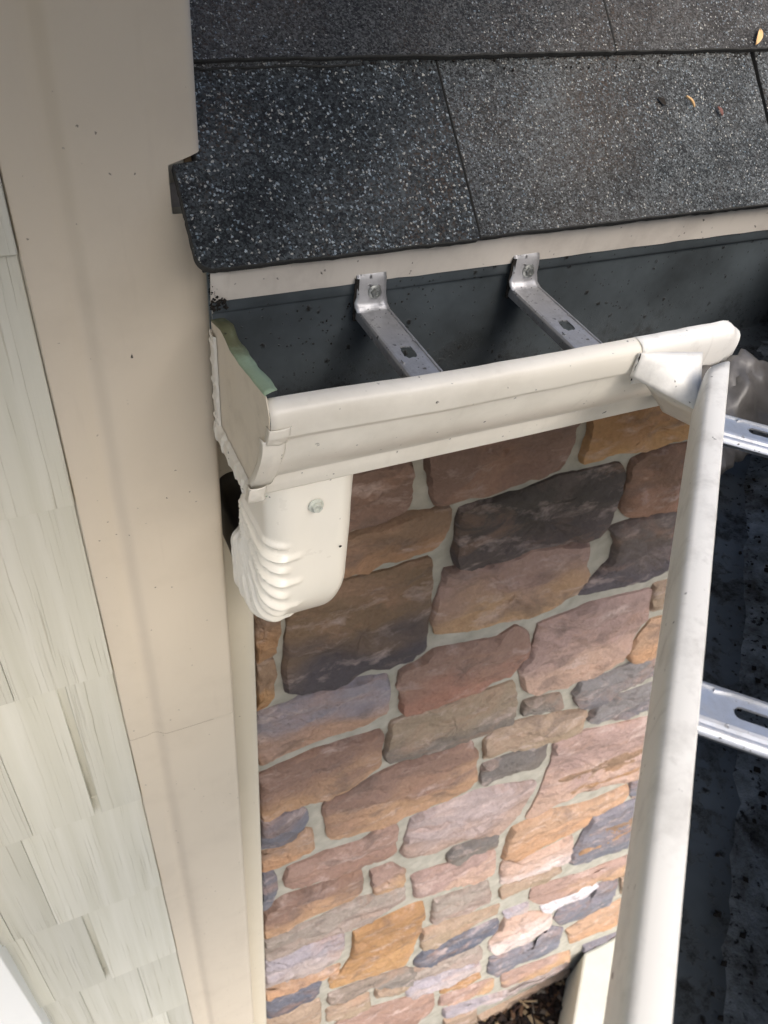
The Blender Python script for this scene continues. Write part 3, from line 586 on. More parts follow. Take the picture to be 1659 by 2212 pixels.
def rough_edge(x0, x1, s, amp=.0008, step=.006):
    n = max(2, int(abs(x1 - x0) / step)); return [(lerp(x0, x1, i / n), s + amp * n3(lerp(x0, x1, i / n) * 130, s * 50, 6) + amp * n3(lerp(x0, x1, i / n) * 30, s * 50, 2)) for i in range(n + 1)]
def side_edge(x, s0, s1, amp=.0006):
    n = 22; return [(x + amp * n3(s0 * 9 + i * 1.3, x * 50, 1), lerp(s0, s1, i / n)) for i in range(1, n)]
TB = .0725
# course 1
o = [(.1195 + .012 * (1 - math.cos(a)), .011 * (1 - math.sin(a))) for a in [i * math.pi / 2 / 6 for i in range(7)]]
o = [(x + .0, s) for x, s in o]
out1 = o + rough_edge(.134, .3380, 0) + side_edge(.3384, 0, .16) + [(.343, .17), (.136, .17), (.136, TB + .004), (.1195, TB + .002)] + [(x, s) for x, s in side_edge(.1195, TB, .014)]
sh = slab('shingle', R1, out1, -.003, .0045, M_shA, roof); tag(sh, 'dark shingle speckled with large pale granules, at the roof corner')
out = rough_edge(.3390, .6650, .0015) + side_edge(.6655, 0, .16) + [(.6690, .17), (.3445, .17)] + [(x + .0006, s) for x, s in reversed(side_edge(.3390, 0, .16))]
sh = slab('shingle', R1, out, -.003, .0038, M_shB, roof)
out = rough_edge(.6665, .815, .001) + [(1.05, .17), (.6705, .17)]
sh = slab('shingle', R1, out, -.003, .0045, M_shB, roof)
# starter course showing as a second layer at the edge
slab('starter_strip', R1, rough_edge(.124, .81, .0025, .0012) + [(1.0, .12), (.136, .12), (.136, TB), (.124, TB)], -.0068, -.0032, M_edge, roof)
def cpoly(s0, xa, xb, s1=.17):
    return [(xa, s0), (min(xb, valley_x(s0)), s0), (min(xb, valley_x(s1)), s1), (xa, s1)]
E0 = .1425
out = rough_edge(.136, .5076, E0, .0012) + side_edge(.5076, E0, .32) + [(.5076, .325), (.136, .325)]
slab('shingle', R1, out, .0042, .0105, M_shC, roof)
out = rough_edge(.5090, .900, E0 + .0005) + [(1.18, .325), (.5090, .325)] + list(reversed(side_edge(.5090, E0, .32)))
slab('shingle', R1, out, .0042, .0098, M_shC, roof)
out = rough_edge(.902, 1.03, E0 + .0008) + [(1.40, .325), (.902, .325)]
slab('shingle', R1, out, .0042, .0105, M_shB, roof)
# thin laminated tooth visible under course two
slab('shingle', R1, rough_edge(.145, .275, .139, .002) + [(.282, .17), (.145, .17)], .0036, .0066, M_shB, roof)
for c in range(2, 12):
    s0 = E0 + .143 * (c - 1); x = .136 + rnd.uniform(0, .1)
    xs = [.136]
    while x < 3.0: x += rnd.uniform(.12, .33); xs.append(x)
    for a, b in zip(xs, xs[1:]):
        va, vb = valley_x(s0), valley_x(s0 + .17)
        if a + .001 > va: continue
        b2 = min(b, va)
        slab('shingle', R1, [(a + .001, s0), (b2 - .001, s0), (min(b, vb) - .001, s0 + .17), (a + .001, s0 + .17)], .0042 + .003 * (c % 2), .0098 + .003 * (c % 2), rnd.choice((M_shB, M_shC)), roof)
dk = [(.131, .012), (valley_x(.012), .012), (valley_x(1.9), 1.9), (.131, 1.9)]
v = [R1(x, s, n) for n in (-.007, -.022) for x, s in dk]
mk('roof_deck', v, [(0, 1, 2, 3), (7, 6, 5, 4), (0, 4, 5, 1), (1, 5, 6, 2), (2, 6, 7, 3), (3, 7, 4, 0)], M_wood, roof, normals=True)
# drip edge: turned down over the back of the gutter
de = [(.545, -.2655), (.5235, -.2668), (.5220, -.2685), (.5255, -.2900), (.5262, -.2932), (.5280, -.2938)]
nx = 40; rows = []
for i in range(nx + 1):
    t = i / nx; rows.append([(lerp(.1318, .80, t), y + .0006 * n3(t * 30, z * 90, 5), z + (.0008 * n3(t * 25, 1, 5) if z < -.28 else 0)) for y, z in de])
v, f = grid(rows); mk('drip_edge', v, f, M_drip, roof, smooth=True, solid=.0007)
fa = box('fascia_board', .1420, .8245, .5332, .5552, -.425, -.268, M_soffit, roof)
prism('soffit', [(.142, .5560), (.86, .5560), (.98, .6530), (.142, .6530)], -.424, -.412, M_soffit, roof)

# ================================================================ porch roof on the right (45 degrees)
A2 = (-1 / S2, -1 / S2); N2 = (1 / S2, -1 / S2)
def R2(a, s, n):
    d = s * CT - n * ST - .025
    return (.8245 + A2[0] * a + N2[0] * d, .5315 + A2[1] * a + N2[1] * d, -.2608 + s * ST + n * CT)
def valley_a(s): return -(1 + S2) * (s * CT - .025)
pr = empty('porch_roof', (.4, 0, -.262)); tag(pr, 'dark shingled porch roof rising to the right of the right-hand gutter', 'roof')
for c in range(0, 5):
    s0 = .143 * c; xs = [valley_a(s0) + .002]; x = xs[0]
    while x < 1.7: x += rnd.uniform(.12, .33); xs.append(x)
    for a, b in zip(xs, xs[1:]):
        slab('shingle', R2, [(a + .001, s0), (b - .001, s0), (b - .001, s0 + .17), (max(a, valley_a(s0)) + .001, s0 + .17)], -.003 + .0072 * (c > 0) + .003 * (c % 2), .004 + .006 * (c > 0) + .003 * (c % 2), rnd.choice((M_shB, M_shC)), pr)
dk = [(valley_a(.012), .012), (1.9, .012), (1.9, .75), (valley_a(.75), .75)]
v = [R2(x, s, n) for n in (-.007, -.022) for x, s in dk]
mk('roof_deck', v, [(0, 1, 2, 3), (7, 6, 5, 4), (0, 4, 5, 1), (1, 5, 6, 2), (2, 6, 7, 3), (3, 7, 4, 0)], M_wood, pr, normals=True)
def G2(a, o, z): return (.8245 + A2[0] * a - N2[0] * o, .5315 + A2[1] * a - N2[1] * o, z)
def quadbox(name, a0, a1, o0, o1, z0, z1, mat, parent):
    v = [G2(a0, o0, z0), G2(a1, o0, z0), G2(a1, o1, z0), G2(a0, o1, z0), G2(a0, o0, z1), G2(a1, o0, z1), G2(a1, o1, z1), G2(a0, o1, z1)]
    return mk(name, v, [(0, 3, 2, 1), (4, 5, 6, 7), (0, 1, 5, 4), (1, 2, 6, 5), (2, 3, 7, 6), (3, 0, 4, 7)], mat, parent, normals=True)
quadbox('fascia_board', .01, 1.9, -.0017, -.024, -.425, -.268, M_soffit, pr)
quadbox('drip_edge', .0, 1.9, .0060, .0045, -.2930, -.2665, M_drip, pr)
quadbox('porch_ceiling', -.05, 1.9, -.0245, -.55, -.424, -.412, M_soffit, pr)

# ================================================================ gutter under the roof edge
gut = empty('gutter', (.13, .53, -.41)); tag(gut, 'cream K-style gutter open at the top with dark slate inside, fixed along the roof edge', 'gutter')
OUT = [(.1205, -.3030), (.1212, -.3020), (.1240, -.3016), (.1280, -.3024), (.1312, -.3040), (.1330, -.3060), (.1338, -.3085), (.1340, -.3130), (.1334, -.3245), (.1322, -.3268), (.1300, -.3284), (.1278, -.3300), (.1262, -.3345), (.1245, -.3430), (.1205, -.3550), (.1140, -.3680), (.1050, -.3800), (.0985, -.3868), (.0962, -.3895), (.0958, -.3915), (.0962, -.3945), (.0948, -.4010), (.0920, -.4085), (.0890, -.4100)]
INN = [(.0012, -.2935), (.0044, -.2940), (.0044, -.3025), (.0036, -.3040), (.0010, -.3055), (.0008, -.3080), (.0012, -.3500), (.0012, -.4050), (.0030, -.4080), (.0300, -.4083), (.0600, -.4081), (.0880, -.4075), (.0930, -.3995), (.0945, -.3890), (.1035, -.3785), (.1122, -.3668), (.1188, -.3540), (.1228, -.3425), (.1262, -.3300), (.1312, -.3258), (.1324, -.3130), (.1318, -.3082), (.1288, -.3040), (.1215, -.3036)]
XL = .1335
def mx(o): return .8245 - (1 + S2) * o
def g1(x, o, z):
    lipf = sstep(-.36, -.32, z) * sstep(.09, .12, o)
    dz = -.0040 * sstep(.15, .28, x) * lipf + .0005 * n3(x * 40, z * 30, 2) * lipf
    dy = .0012 * n3(x * 9, z * 25, 8) * sstep(.06, .11, o)
    return (x, .5315 - o + dy, z + dz)
def trough(prof, xr, n=60):
    rows = []
    for i in range(n + 1):
        rows.append([g1(lerp(XL, xr(o), i / n), o, z) for o, z in prof])
    return grid(rows)
v, f = trough(OUT, lambda o: min(mx(o), .5300))
mk('front_face', v, f, M_gut, gut, smooth=True, solid=.0004)
v, f = trough(INN, lambda o: mx(o) if o < .1 else min(mx(o), .515))
mk('lining', v, f, M_lining, gut, smooth=True)
v, f = trough([(.0003, -.2935), (.0003, -.4110), (.0900, -.4110)], mx, 4)
mk('back_and_floor', v, f, M_gut, gut)
# lip goes on to a turned-down tip at the corner
rows = []
tip = [(.1203, -.3034), (.1212, -.3018), (.1240, -.3012), (.1290, -.3018), (.1320, -.3034), (.1334, -.3062), (.1340, -.3110), (.1338, -.3200), (.1330, -.3310), (.1322, -.3370)]
for i in range(25):
    t = i / 24; x = lerp(.432, .5420, t); e = sstep(.80, 1, t); r = []
    for k, (o, z) in enumerate(tip):
        q = k / 9
        r.append((x - .010 * e * q, .5315 - o + .003 * e * (1 - q) - .0006, z - .0040 - .009 * e ** 2 * (1 - .3 * q) + .0016 * n3(t * 7, k * .5, 1) * (.3 + t)))
    rows.append(r)
rows.append([(x + .0015, y + .002, z - .004) for x, y, z in rows[-1]])
v, f = grid(rows); mk('lip_tip', v, f, M_lip, gut, smooth=True, solid=.0008)
# end cap: flat plate, flanges crimped round the outside, and a green inner edge
capo = [(.0, -.3120), (.028, -.3045), (.050, -.3085), (.072, -.3062), (.098, -.3012), (.1265, -.2960)]
capi = [(.1330, -.3080), (.1325, -.3260), (.1268, -.3320), (.1235, -.3440), (.1130, -.3670), (.0970, -.3870), (.0945, -.4010), (.0900, -.4110), (.0, -.4140)]
poly = capo + capi
cxy = (.07, -.36)
v = [(XL - .0008, .5315 - o, z) for o, z in poly] + [(XL - .0008, .5315 - cxy[0], cxy[1])]
k = len(poly); f = [(i, (i + 1) % k, k) for i in range(k)]
mk('end_cap', v, f, M_cap, gut, solid=.0007)
# green underside of the cap's folded top edge
top = polyline(capo, 24); rows = []
for w, dz in ((0, 0), (.0012, .0006), (.0060, .0004), (.0105, -.0006)):
    rows.append([(XL - .001 + w * (1 + .25 * n3(o * 60, 1, 1)), .5315 - o + w * .55, z + dz + .0007 * n3(o * 90, w * 90, 2)) for o, z in top])
v, f = grid(rows); mk('green_cap_edge', v, f, M_green, gut, smooth=True, solid=.0006)
# flanges
def flange(name, path, w, depth, mat, seed=1, n=46):
    """path in the cap plane (o, z); a raised crimped band of width w to its inner side"""
    p = polyline(path, n); rows = [[], [], [], [], []]
    for i, (o, z) in enumerate(p):
        a = p[max(0, i - 1)]; b = p[min(n - 1, i + 1)]; tx, tz = b[0] - a[0], b[1] - a[1]; L = math.hypot(tx, tz); nxo, nzo = -tz / L, tx / L
        cr = .0009 * n3(i * .45, seed, 3) + (.0012 if i % 9 == 4 else 0)
        for r, (u, d) in enumerate(((0, 0), (.04, .9), (.35, 1.15), (.85, .9), (1.0, 0))):
            ww = w * u * (1 + .12 * n3(i * .3, seed, 7))
            rows[r].append((XL - .0012 - depth * d - cr * (0 < r < 4), .5315 - (o + nxo * ww), z + nzo * ww))
    v, f = grid(rows); return mk(name, v, f, mat, gut, smooth=True)
flange('cap_flange', [(.0012, -.318), (.0012, -.403)], .0125, .0020, M_gut, 2)
flange('cap_flange', [(.003, -.4150), (.045, -.4146), (.0905, -.4135)], .0165, .0034, M_gut, 5)
# dark crimp nicks on the flanges
def nick(x, y, z, l, w, ang):
    ca, sa = math.cos(ang), math.sin(ang)
    v = [(x, y - l * ca, z - l * sa), (x - .0004, y + w * sa, z - w * ca), (x, y + l * ca, z + l * sa), (x - .0002, y - w * .3 * sa, z + w * .3 * ca)]
    return v, [(0, 1, 2, 3)]
ns = [nick(XL - .0033, .5315 - o, z, l, w, a) for o, z, l, w, a in ((.0065, -.336, .0001, .006, 0), (.0065, -.362, .0002, .007, 0), (.0065, -.390, .0002, .007, 0), (.016, -.4035, .0035, .0012, .1), (.027, -.4040, .003, .0010, 0), (.046, -.4040, .005, .0022, .15), (.078, -.4045, .005, .0022, .1))]
v, f = join(ns); tag(mk('crimp_nicks', v, f, M_grime_shade, gut), kind='stuff')
# tabs of the cap folded over the front of the gutter
def tab(o_z, x0, x1, off, seed):
    p = polyline(o_z, 14); rows = []
    for i in range(9):
        t = i / 8
        r = []
        for q, (o, z) in enumerate(p):
            u = q / 13
            edge = .0022 * n3(u * 3, seed, 2) if i == 8 else 0
            bul = math.sin(min(1, t * 1.15) * math.pi) * .0008
            oo = off * (1 if i < 8 else .2) + bul + .0010 * n3(t * 3, u * 3, seed)
            x = lerp(x0, x1, t) + edge
            back = max(0, .16 - t) * .0
            r.append((x - .0008 * (u * (1 - u)) * 4, .5315 - o - oo - back, z + .0006 * n3(t * 3, u * 4, seed)))
        rows.append(r)
    # wrap on to the cap side
    rows.insert(0, [(x0 - .0005, y + .006, z) for (x, y, z) in rows[0]])
    v, f = grid(rows); return mk('fold_tab', v, f, M_gut, gut, smooth=True, solid=.0005)
tab([(.1336, -.3165), (.1332, -.3235), (.1300, -.3290), (.1275, -.3330)], XL - .0008, .1475, .0016, 3)
tab([(.1262, -.3300), (.1250, -.3420), (.1205, -.3550), (.1140, -.3680), (.1050, -.3805), (.0990, -.3880), (.0975, -.3930)], XL - .0030, .1465, .0020, 7)
tab([(.0985, -.3935), (.0975, -.4010), (.0950, -.4090), (.0920, -.4125)], XL - .0045, .1420, .0022, 12)
v = [(.1310, .4415, -.4135), (.1365, .4370, -.4120), (.1435, .4360, -.4085), (.1440, .4375, -.4105), (.1380, .4400, -.4140)]
mk('green_cap_edge', v, [(0, 1, 2, 3, 4)], M_green, gut, solid=.0005)
# corner strip: rounded flap bent from this gutter to the porch gutter, and the plate below it
TL, TR, BL, BR = (.4270, .3955, -.3095), (.4790, .3820, -.3105), (.4250, .3945, -.3300), (.4530, .3430, -.3350)
rows = []
for i in range(13):
    t = i / 12; r = []
    for j in range(9):
        u = j / 8; a = lerp3(lerp3(TL, TR, t), lerp3(BL, BR, t), u)
        b = .0065 * math.sin(math.pi * t) * (.4 + .6 * math.sin(math.pi * u)) + .0015 * n3(t * 3, u * 3, 1)
        r.append((a[0] - b * .4, a[1] - b * .7, a[2] + b * .55))
    rows.append(r)
v, f = grid(rows); mk('corner_flap', v, f, M_lip, gut, smooth=True, solid=.0008)
rows = []
for i in range(9):
    t = i / 8; u = lerp3(BL, BR, lerp(.25, 1, t)); w = lerp3((.5225, .4330, -.4100), (.5240, .3900, -.4000), t)
    rows.append([lerp3((u[0] + .002, u[1] + .003, u[2] - .001), w, q) for q in (0, .3, .55, .8, .83, 1)])
    for q in (4, 5): rows[-1][q] = (rows[-1][q][0] - .0008, rows[-1][q][1] - .0010, rows[-1][q][2])
v, f = grid(rows); mk('corner_plate', v, f, M_gut, gut, solid=.0006, smooth=True)
rows = [[(.4262 - .0010 * math.sin(q * 2.5), .3940 - .001, lerp(-.3085, -.3330, q / 6)), (.4262 + .0011 * math.sin(q * 1.1 + .4), .3940 - .0014, lerp(-.3085, -.3330, q / 6))] for q in range(7)]
v, f = grid(rows); mk('dark_line', v, f, M_grime_shade, gut)  # thin dark strip painted for the shaded notch at the flap's left edge
# crumpled sealed sheet in the corner
topc = [(.4950, .3930, -.3380), (.5200, .3920, -.3330), (.5340, .3880, -.3230), (.5420, .3780, -.3260), (.5710, .3700, -.338), (.60, .362, -.345)]
botc = [(.44, .30, -.372), (.4745, .3113, -.374), (.5060, .3230, -.376), (.5240, .3160, -.380), (.5524, .3146, -.385), (.58, .31, -.386)]
tp, bt = polyline(topc, 26), polyline(botc, 26); rows = []
for i in range(18):
    t = i / 17; rows.append([tuple(c + (.0050 * abs(n3(j * .25 + k * 9, i * .22, k)) * 2 + .0012 * n3(j * .9, i * .9, 4)) * (k != 0) for k, c in enumerate(lerp3(a, b, t))) for j, (a, b) in enumerate(zip(tp, bt))])
v, f = grid(rows); mk('sealed_corner', v, f, M_foil, gut, smooth=True, solid=.0007)

# ================================================================ porch gutter
gp = empty('porch_gutter', (.3, .1, -.41)); tag(gp, 'weathered cream gutter running down the right side with debris on its dark floor', 'gutter')
def g2run(prof, a0, a1, n=70, f0=None):
    rows = []
    for i in range(n + 1):
        rows.append([G2(lerp(f0(o) if f0 else a0, a1, i / n), o, z - .0015 + .0007 * n3(i * .25, z * 40, 5) * (z > -.34)) for o, z in prof])
    return grid(rows)
m2 = lambda o: (1 + S2) * o
LIP = [(.1196, -.3050), (.1197, -.3026), (.1206, -.3017), (.1240, -.3014), (.1300, -.3020), (.1322, -.3030), (.1334, -.3048), (.1340, -.3075), (.1341, -.3120), (.1336, -.3250), (.1330, -.3390), (.1318, -.3405)]
v, f = g2run(LIP, 0, 1.5, 90, lambda o: .384 - 1.15 * (.1345 - o))
mk('front_lip', v, f, M_lip, gp, smooth=True, solid=.0006)
v, f = g2run([(.1320, -.3285), (.1262, -.3345), (.1245, -.3430), (.1205, -.3550), (.1140, -.3680), (.1050, -.3800), (.0962, -.3895), (.0948, -.4010), (.0890, -.4100), (.0003, -.4110), (.0003, -.2935)], 0, 1.5, 30, lambda o: max(m2(o), .40 * (o > .12)))
mk('trough', v, f, M_gut, gp, smooth=False)
v, f = g2run([p for p in INN if not (p[0] > .13)], 0, 1.5, 60, lambda o: m2(o) if o < .1 else max(m2(o), .375))
mk('lining', v, f, M_lining, gp, smooth=True)
rows = []
for i in range(161):
    a = lerp(.10, 1.45, i / 160); w = .066 + .007 * n3(i * .11, 1, 1) + .004 * n3(i * .5, 4, 1)
    rows.append([G2(a, lerp(.0025, w, j / 16), -.4090 + (.0028 + .0030 * max(0, n3(i * .35, j * .5, 2)) + .0015 * n3(i * 1.3, j * 1.5, 8)) * (1 - (j / 16) ** 6) - .0006) for j in range(17)])
v, f = grid(rows); d = mk('debris_layer', v, f, M_dirty, gp, smooth=True); tag(d, kind='stuff')

# ================================================================ hangers
def strap(L, W, slots, drop=.007):
    """channel strap along +X from 0 to L, holes cut through its top; returns verts, faces (local)"""
    V, F = [], []
    def quad(a, b, c, d):
        k = len(V); V.extend((a, b, c, d)); F.append((k, k + 1, k + 2, k + 3))
    hw = W / 2 - .003
    cuts = [0]
    for (c, l, w) in slots: cuts += [c - l * .9, c + l * .9]
    cuts.append(L)
    for i in range(0, len(cuts), 2):
        a, b = cuts[i], cuts[i + 1]
        if b > a: quad((a, -hw, 0), (b, -hw, 0), (b, hw, 0), (a, hw, 0))
    for (c, l, w) in slots:
        n = 28; inner, outer = [], []
        for i in range(n):
            a = 2 * math.pi * (i + .5) / n; ca, sa = math.cos(a), math.sin(a)
            r = 1 + (.30 * n3(ca * 2.2, sa * 2.2, c * 99) if l < .018 else 0)
            ix = math.copysign(max(0, l / 2 - w / 2), ca) + w / 2 * ca; inner.append((c + ix * r, w / 2 * sa * r, 0))
            k = min(l * .9 / max(abs(ca), 1e-6), hw / max(abs(sa), 1e-6)); outer.append((c + k * ca, k * sa, 0))
        k = len(V); V.extend(inner); V.extend(outer)
        for i in range(n):
            j = (i + 1) % n; F.append((k + i, k + n + i, k + n + j, k + j))
            # corner fill of the outer rectangle
        for sx in (1, -1):
            for sy in (1, -1):
                cands = [i for i in range(n) if (outer[i][0] - c) * sx > 0 and outer[i][1] * sy > 0]
                onx = [i for i in cands if abs(abs(outer[i][0] - c) - l * .9) < 1e-9]; ony = [i for i in cands if i not in onx]
                if onx and ony:
                    p = max(onx, key=lambda i: abs(outer[i][1])); q = max(ony, key=lambda i: abs(outer[i][0] - c))
                    m = len(V); V.extend((outer[p], (c + sx * l * .9, sy * hw, 0), outer[q])); F.append((m, m + 1, m + 2))
    for s in (1, -1):
        prof = [(s * hw, 0), (s * (hw + .0016), -.0005), (s * (hw + .0027), -.0020), (s * (hw + .003), -.004), (s * (hw + .003), -drop)]
        rows = [[(x, y, z) for y, z in prof] for x in (0, L * .25, L * .5, L * .75, L)]
        v, f = grid(rows); k = len(V); V += v; F += [tuple(i + k for i in q) for q in f]
    return V, F
def place(V, org, ang, pitch=0.0):
    ca, sa = math.cos(ang), math.sin(ang)
    return [(org[0] + x * ca - y * sa, org[1] + x * sa + y * ca, org[2] + z + x * pitch) for x, y, z in V]
def screw(parent, org, nrm, r=.0042, mat=None):
    """hex-washer screw head facing nrm"""
    nrm = Vector(nrm).normalized(); u = nrm.orthogonal().normalized(); w = nrm.cross(u)
    def ring(rad, h, n, ph=0): return [tuple(Vector(org) + u * rad * math.cos(2 * math.pi * i / n + ph) + w * rad * math.sin(2 * math.pi * i / n + ph) + nrm * h) for i in range(n)]
    n = 24; rings = [ring(r * 1.45, 0, n), ring(r * 1.4, r * .22, n), ring(r * 1.05, r * .34, n), ring(r * .96, r * .36, n)]
    hexr = lambda i: r * .86 / math.cos(((i / n * 6) % 1 - .5) * math.pi / 3)
    hx = lambda h, k: [tuple(Vector(org) + u * hexr(i) * k * math.cos(2 * math.pi * i / n) + w * hexr(i) * k * math.sin(2 * math.pi * i / n) + nrm * h) for i in range(n)]
    rings += [hx(r * .38, 1), hx(r * 1.0, 1), hx(r * 1.1, .9), ring(r * .45, r * 1.1, n), ring(r * .4, r * .85, n), ring(.0001, r * .82, n)]
    V = [p for q in rings for p in q]; F = []
    for k in range(len(rings) - 1):
        for i in range(n): F.append((k * n + i, k * n + (i + 1) % n, (k + 1) * n + (i + 1) % n, (k + 1) * n + i))
    return mk('screw', V, F, mat or M_screw, parent, normals=True, smooth=False)
def hanger_wall(x, xf, label):
    h = empty('gutter_hanger', (x, .52, -.312)); tag(h, label, 'gutter bracket', 'gutter hangers')
    L = .1200; ang = math.atan2(-L, xf - x); V, F = strap(L + .004, .0270, [(.0745, .0165, .0105)], .0085)
    mk('strap', place(V, (x, .5235, -.3135), ang, .035), F, M_hanger, h, smooth=False, solid=-.0012, bevel=.0)
    # plate: hooks over the gutter back, screwed, dented where the strap leaves it
    w = .0125; pp = [(.5335, -.2900), (.5325, -.2872), (.5285, -.2858), (.5248, -.2868), (.5232, -.2900), (.5226, -.2960), (.5224, -.3030), (.5222, -.3080), (.5205, -.3115), (.5150, -.3138)]
    rows = []
    for k in range(9):
        u = k / 8 * 2 - 1
        rows.append([(x - .0015 + u * w * (1 + .12 * (q > 6)), y - .0016 * math.exp(-((u * 1.4) ** 2)) * (5 < q < 9) + .0008 * n3(u * 3, q, x * 9), z) for q, (y, z) in enumerate(pp)])
    v, f = grid(rows); mk('plate', v, f, M_hanger, h, smooth=True, solid=.0011)
    screw(h, (x + .0008, .5205, -.3000), (0, -1, .12), .0040)
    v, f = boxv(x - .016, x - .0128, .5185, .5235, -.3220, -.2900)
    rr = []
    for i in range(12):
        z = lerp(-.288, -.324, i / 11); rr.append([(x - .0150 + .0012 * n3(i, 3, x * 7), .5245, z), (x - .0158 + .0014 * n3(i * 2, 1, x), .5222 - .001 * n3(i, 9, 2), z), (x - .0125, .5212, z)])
    v, f = grid(rr); mk('dark_line', v, f, M_grime_shade, h, smooth=True)  # ragged dark strip down the left edge of the plate
    return h
hanger_wall(.2595, .2545, 'dull metal gutter hanger nearest the end cap, with a ragged hole in its strap')
hanger_wall(.4020, .3935, 'dull metal gutter hanger nearer the inside corner, second from the end cap')
def hanger_porch(a, slot_o, slot_l, label):
    org = G2(a, .1215, -.3065)
    h = empty('gutter_hanger', (org[0], org[1], -.312)); tag(h, label, 'gutter bracket', 'gutter hangers')
    V, F = strap(.1195, .0235, [(.1215 - slot_o, slot_l, .0072)], .010)
    mk('strap', place(V, org, -math.pi / 4, .0), F, M_hanger2, h, solid=-.0013)
    # raised rib along the near edge
    b = []
    for i in range(13):
        x = i / 12 * .1195; b.append([(x, -.0118 + .004 * math.cos(t), -.0052 + .0035 * math.sin(t)) for t in [k * math.pi / 5 for k in range(11)]])
    v, f = grid(b); mk('edge_rib', place(v, org, -math.pi / 4), f, M_hanger2, h, smooth=True)
    pl = boxv(.1180, .1193, -.0115, .0115, -.030, .012); mk('plate', place(pl[0], org, -math.pi / 4), pl[1], M_hanger2, h)
    p = place([(.1178, 0, -.008)], org, -math.pi / 4)[0]; screw(h, p, (-N2[0], -N2[1], 0))
hanger_porch(.4490, .0925, .020, 'bright metal hanger crossing the porch gutter near the inside corner')
hanger_porch(.6915, .0910, .024, 'bright metal hanger crossing the porch gutter lower down, with an oval slot')

# ================================================================ downspout elbow
el = empty('downspout_elbow', (.185, .50, -.60)); tag(el, 'cream ribbed downspout elbow hanging below the gutter end and turning back to the wall', 'downspout elbow')
HY, HZ = .5500, -.5320; RI, RO = .012, .1030; HX = .0385; CX = .1875
NS = 168
def section(n=NS, rc=.019):
    """closed outline: u across (x), w radial 0..1 scaled later"""
    H = (RO - RI) / 2; pts = []
    per = []
    def arc(cx, cy, a0): 
        for i in range(9): a = a0 + math.pi / 2 * i / 8; per.append((cx + rc * math.cos(a), cy + rc * math.sin(a)))
    arc(HX - rc, H - rc, 0); arc(-(HX - rc), H - rc, math.pi / 2); arc(-(HX - rc), -(H - rc), math.pi); arc(HX - rc, -(H - rc), 1.5 * math.pi)
    return polyline(per + [per[0]], n + 1)[:-1]
SEC = section(); RM = (RI + RO) / 2
rows = []
path = [('s', z) for z in [lerp(-.400, HZ, i / 90) for i in range(91)]] + [('b', a) for a in [math.pi / 2 * i / 150 for i in range(1, 151)]] + [('h', y) for y in [.002, .004, .006]]
for kind, t in path:
    r = []
    for u, w in SEC:
        x = CX + u
        z_ = t if kind == 's' else -.6
        # flutes on the front and back faces
        fl = -.0006 * math.cos((u / HX) * math.pi * 2.0) * (1 if abs(u) < HX * .75 else 0) * (1 - sstep(-.47, -.52, z_) if w > 0 else 1)
        rad = RM + w + (fl if w > 0 else -fl)
        if kind == 's': y, z = HY - rad, t; ny, nz = -1, 0
        elif kind == 'b': y, z = HY - rad * math.cos(t), HZ - rad * math.sin(t); ny, nz = -math.cos(t), -math.sin(t)
        else: y, z = HY + t, HZ - rad; ny, nz = 0, -1
        # ribs: radial about a pivot a little above the bend, on the sides and a short way round the outer face
        ph = math.atan2(-(z + .487), (.570 - y)); side = 1 - sstep(HX * .40, HX * .97, HX - abs(u) + HX * .0)
        if u > 0: fa = fb = 0
        elif w > 0: fa = sstep(-.0175, -.0290, u); fb = sstep(-.007, -.015, u) * (1 - .5 * fa)
        else: fa = 1 - sstep(.030, .040, -w); fb = 0
        env = sstep(-.14, .0, ph); PER = math.radians(7.0); pp = ph - .06
        c1 = .5 + .5 * math.cos(2 * math.pi * pp / PER); c2 = (.5 + .5 * math.cos(math.pi * pp / PER)) ** 9
        rib = env * (.0046 * fa * c1 ** 1.5 + .0024 * fb * c2 * sstep(1.30, 1.1, ph))
        # normal of the section
        if abs(w) < (RO - RI) / 2 - .019: dx, dn = math.copysign(1, u), 0
        elif abs(u) < HX - .019: dx, dn = 0, math.copysign(1, w)
        else:
            ax = u - math.copysign(HX - .019, u); aw = w - math.copysign((RO - RI) / 2 - .019, w); L = math.hypot(ax, aw) or 1; dx, dn = ax / L, aw / L
        wob = .0006 * n3(x * 40, y * 40, z * 40)
        # lower right dent where the tube tapers
        tp = 1.0 - (.16 * sstep(.35, 1.25, math.atan2(-(z - HZ), HY - y)) if (kind != 's' and u > 0) else 0)
        X = CX + u * tp + dx * (rib + wob)
        r.append((X, y + ny * dn * (rib + wob), z + nz * dn * (rib + wob)))
    r.append(r[0]); rows.append(r)
v, f = grid(rows); mk('elbow_tube', v, f, M_elbow, el, smooth=True, solid=-.0008, normals=True)
# black tube running back from the open end to the wall
rows = []
for y, k in ((.5575, 1.0), (.5600, .98), (.575, .97), (.600, .95), (.652, .95)):
    r = [(CX + u * k + .001, y, HZ - RM - w * k) for u, w in SEC[::3]]; r.append(r[0]); rows.append(r)
v, f = grid(rows); mk('black_tube', v, f, M_black, el, smooth=True, solid=-.002, normals=True)
screw(el, (.1875, .4463, -.4400), (0, -1, .05), .0046, M_screw2)
def speckmesh(p, r, seed):
    rr = random.Random(seed); n = 7; return [(p[0] + r * math.cos(6.28 * i / n) * rr.uniform(.6, 1.2), p[1], p[2] + r * math.sin(6.28 * i / n) * rr.uniform(.6, 1.2)) for i in range(n)], [tuple(range(n))]
v, f = speckmesh((.2110, .4445, -.4930), .0018, 1); mk('pin_hole', v, f, M_grime_shade, el)

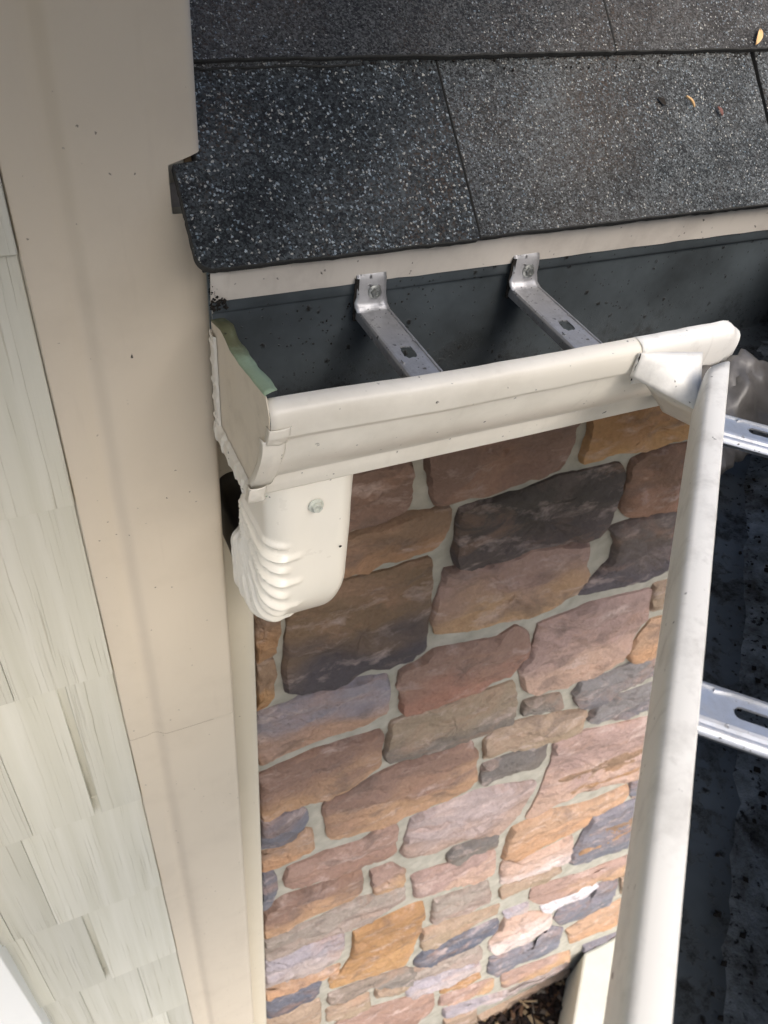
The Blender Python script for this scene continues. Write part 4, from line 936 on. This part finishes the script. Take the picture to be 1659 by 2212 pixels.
# ================================================================ unseen overhang, added out of the frame to shade the upper left
ue = empty('shade_overhang', (-.5, .35, .9)); tag(ue, 'added beige overhang above the corner post, unseen, shading the upper left', 'shade overhang')
box('shade_panel', -2.2, EX, EY, .575, EZ, EZ + .012, M_soffit, ue)
box('shade_board', -2.2, EX, EY - .02, EY - .001, EZ - .02, EZ + .16, M_white, ue)

# ================================================================ litter
def leaf(name, R, pts, w, mat, label, cat, lift=.012, curl=.002):
    a, b = pts; dx, ds = b[0] - a[0], b[1] - a[1]; L = math.hypot(dx, ds); px, ps = -ds / L, dx / L; rows = []
    for i in range(9):
        t = i / 8; ww = w * math.sin(math.pi * (t * .92 + .04)) ** .8; cx, cs = a[0] + dx * t, a[1] + ds * t
        rows.append([R(cx + px * ww * u, cs + ps * ww * u, lift + curl * (1 - u * u) * 0 + curl * u * u + curl * math.sin(t * 3)) for u in (-1, -.5, 0, .5, 1)])
    v, f = grid(rows); o = mk(name, v, f, mat, loc=R(a[0], a[1], lift), smooth=True, solid=.0003); tag(o, label, cat); return o
leaf('dry_leaf', R1, ((.6740, .1590), (.6640, .1450)), .0028, M_leaf, 'small dry tan leaf lying on the shingles at the upper right', 'leaf', .0118)
leaf('pine_needle', R1, ((.5736, .1031), (.5793, .0927)), .0005, M_leaf, 'tiny pale curved twig on the grey shingle', 'twig', .0062)
leaf('bud_husk', R1, ((.6070, .0925), (.6095, .0840)), .0017, M_bud, 'small reddish brown bud husk on the grey shingle', 'husk', .0060, .0012)
b = leaf('dirt_clump', R1, ((.5440, .1040), (.5500, .0970)), .0024, M_grime_shade, 'small black clump of dirt on the grey shingle', 'dirt', .0050, .0008)
# dirt packed in the gap at the end of the drip edge
cv, cf = [], []
rr = random.Random(5)
def clod(c, r):
    k = len(cv); p = [(r, 0, 0), (-r, 0, 0), (0, r, 0), (0, -r, 0), (0, 0, r), (0, 0, -r)]
    for q in p: cv.append(tuple(c[i] + q[i] * rr.uniform(.6, 1.3) for i in range(3)))
    for q in ((0, 2, 4), (2, 1, 4), (1, 3, 4), (3, 0, 4), (2, 0, 5), (1, 2, 5), (3, 1, 5), (0, 3, 5)): cf.append(tuple(k + i for i in q))
for i in range(150):
    t = rr.random(); clod((.1325 + rr.random() ** 2 * .004 * (1 + 2 * sstep(.3, .9, t)), .5240 + rr.random() * .004, lerp(-.272, -.301, t)), rr.uniform(.0006, .0018))
# crumbs on the gutter floor, back wall and lip
for i in range(520):
    x = rr.uniform(.15, .62) if rr.random() < .6 else rr.gauss(.25, .05); x = max(.145, x); o = rr.uniform(.004, .085)
    clod((x, .5315 - o, -.4078), rr.uniform(.0006, .0022) if rr.random() < .9 else .0035)
for i in range(260):
    a = rr.uniform(.25, 1.2); p = G2(a, rr.uniform(.004, .075), -.4062); clod(p, rr.uniform(.0007, .0026))
for i in range(60):
    x = .255 + rr.gauss(0, .03); clod((x, .5298, rr.uniform(-.35, -.30)), rr.uniform(.0004, .0011))
for i in range(140):
    x = rr.uniform(.2, .9); clod(R1(x, E0 - rr.random() ** 3 * .012 - .001, .0052), rr.uniform(.0005, .0014))
cr = mk('gutter_crumbs', cv, cf, M_grime_shade, loc=(.3, .48, -.408)); tag(cr, 'loose black crumbs of roof grit and dirt in the gutters', 'debris', kind='stuff')
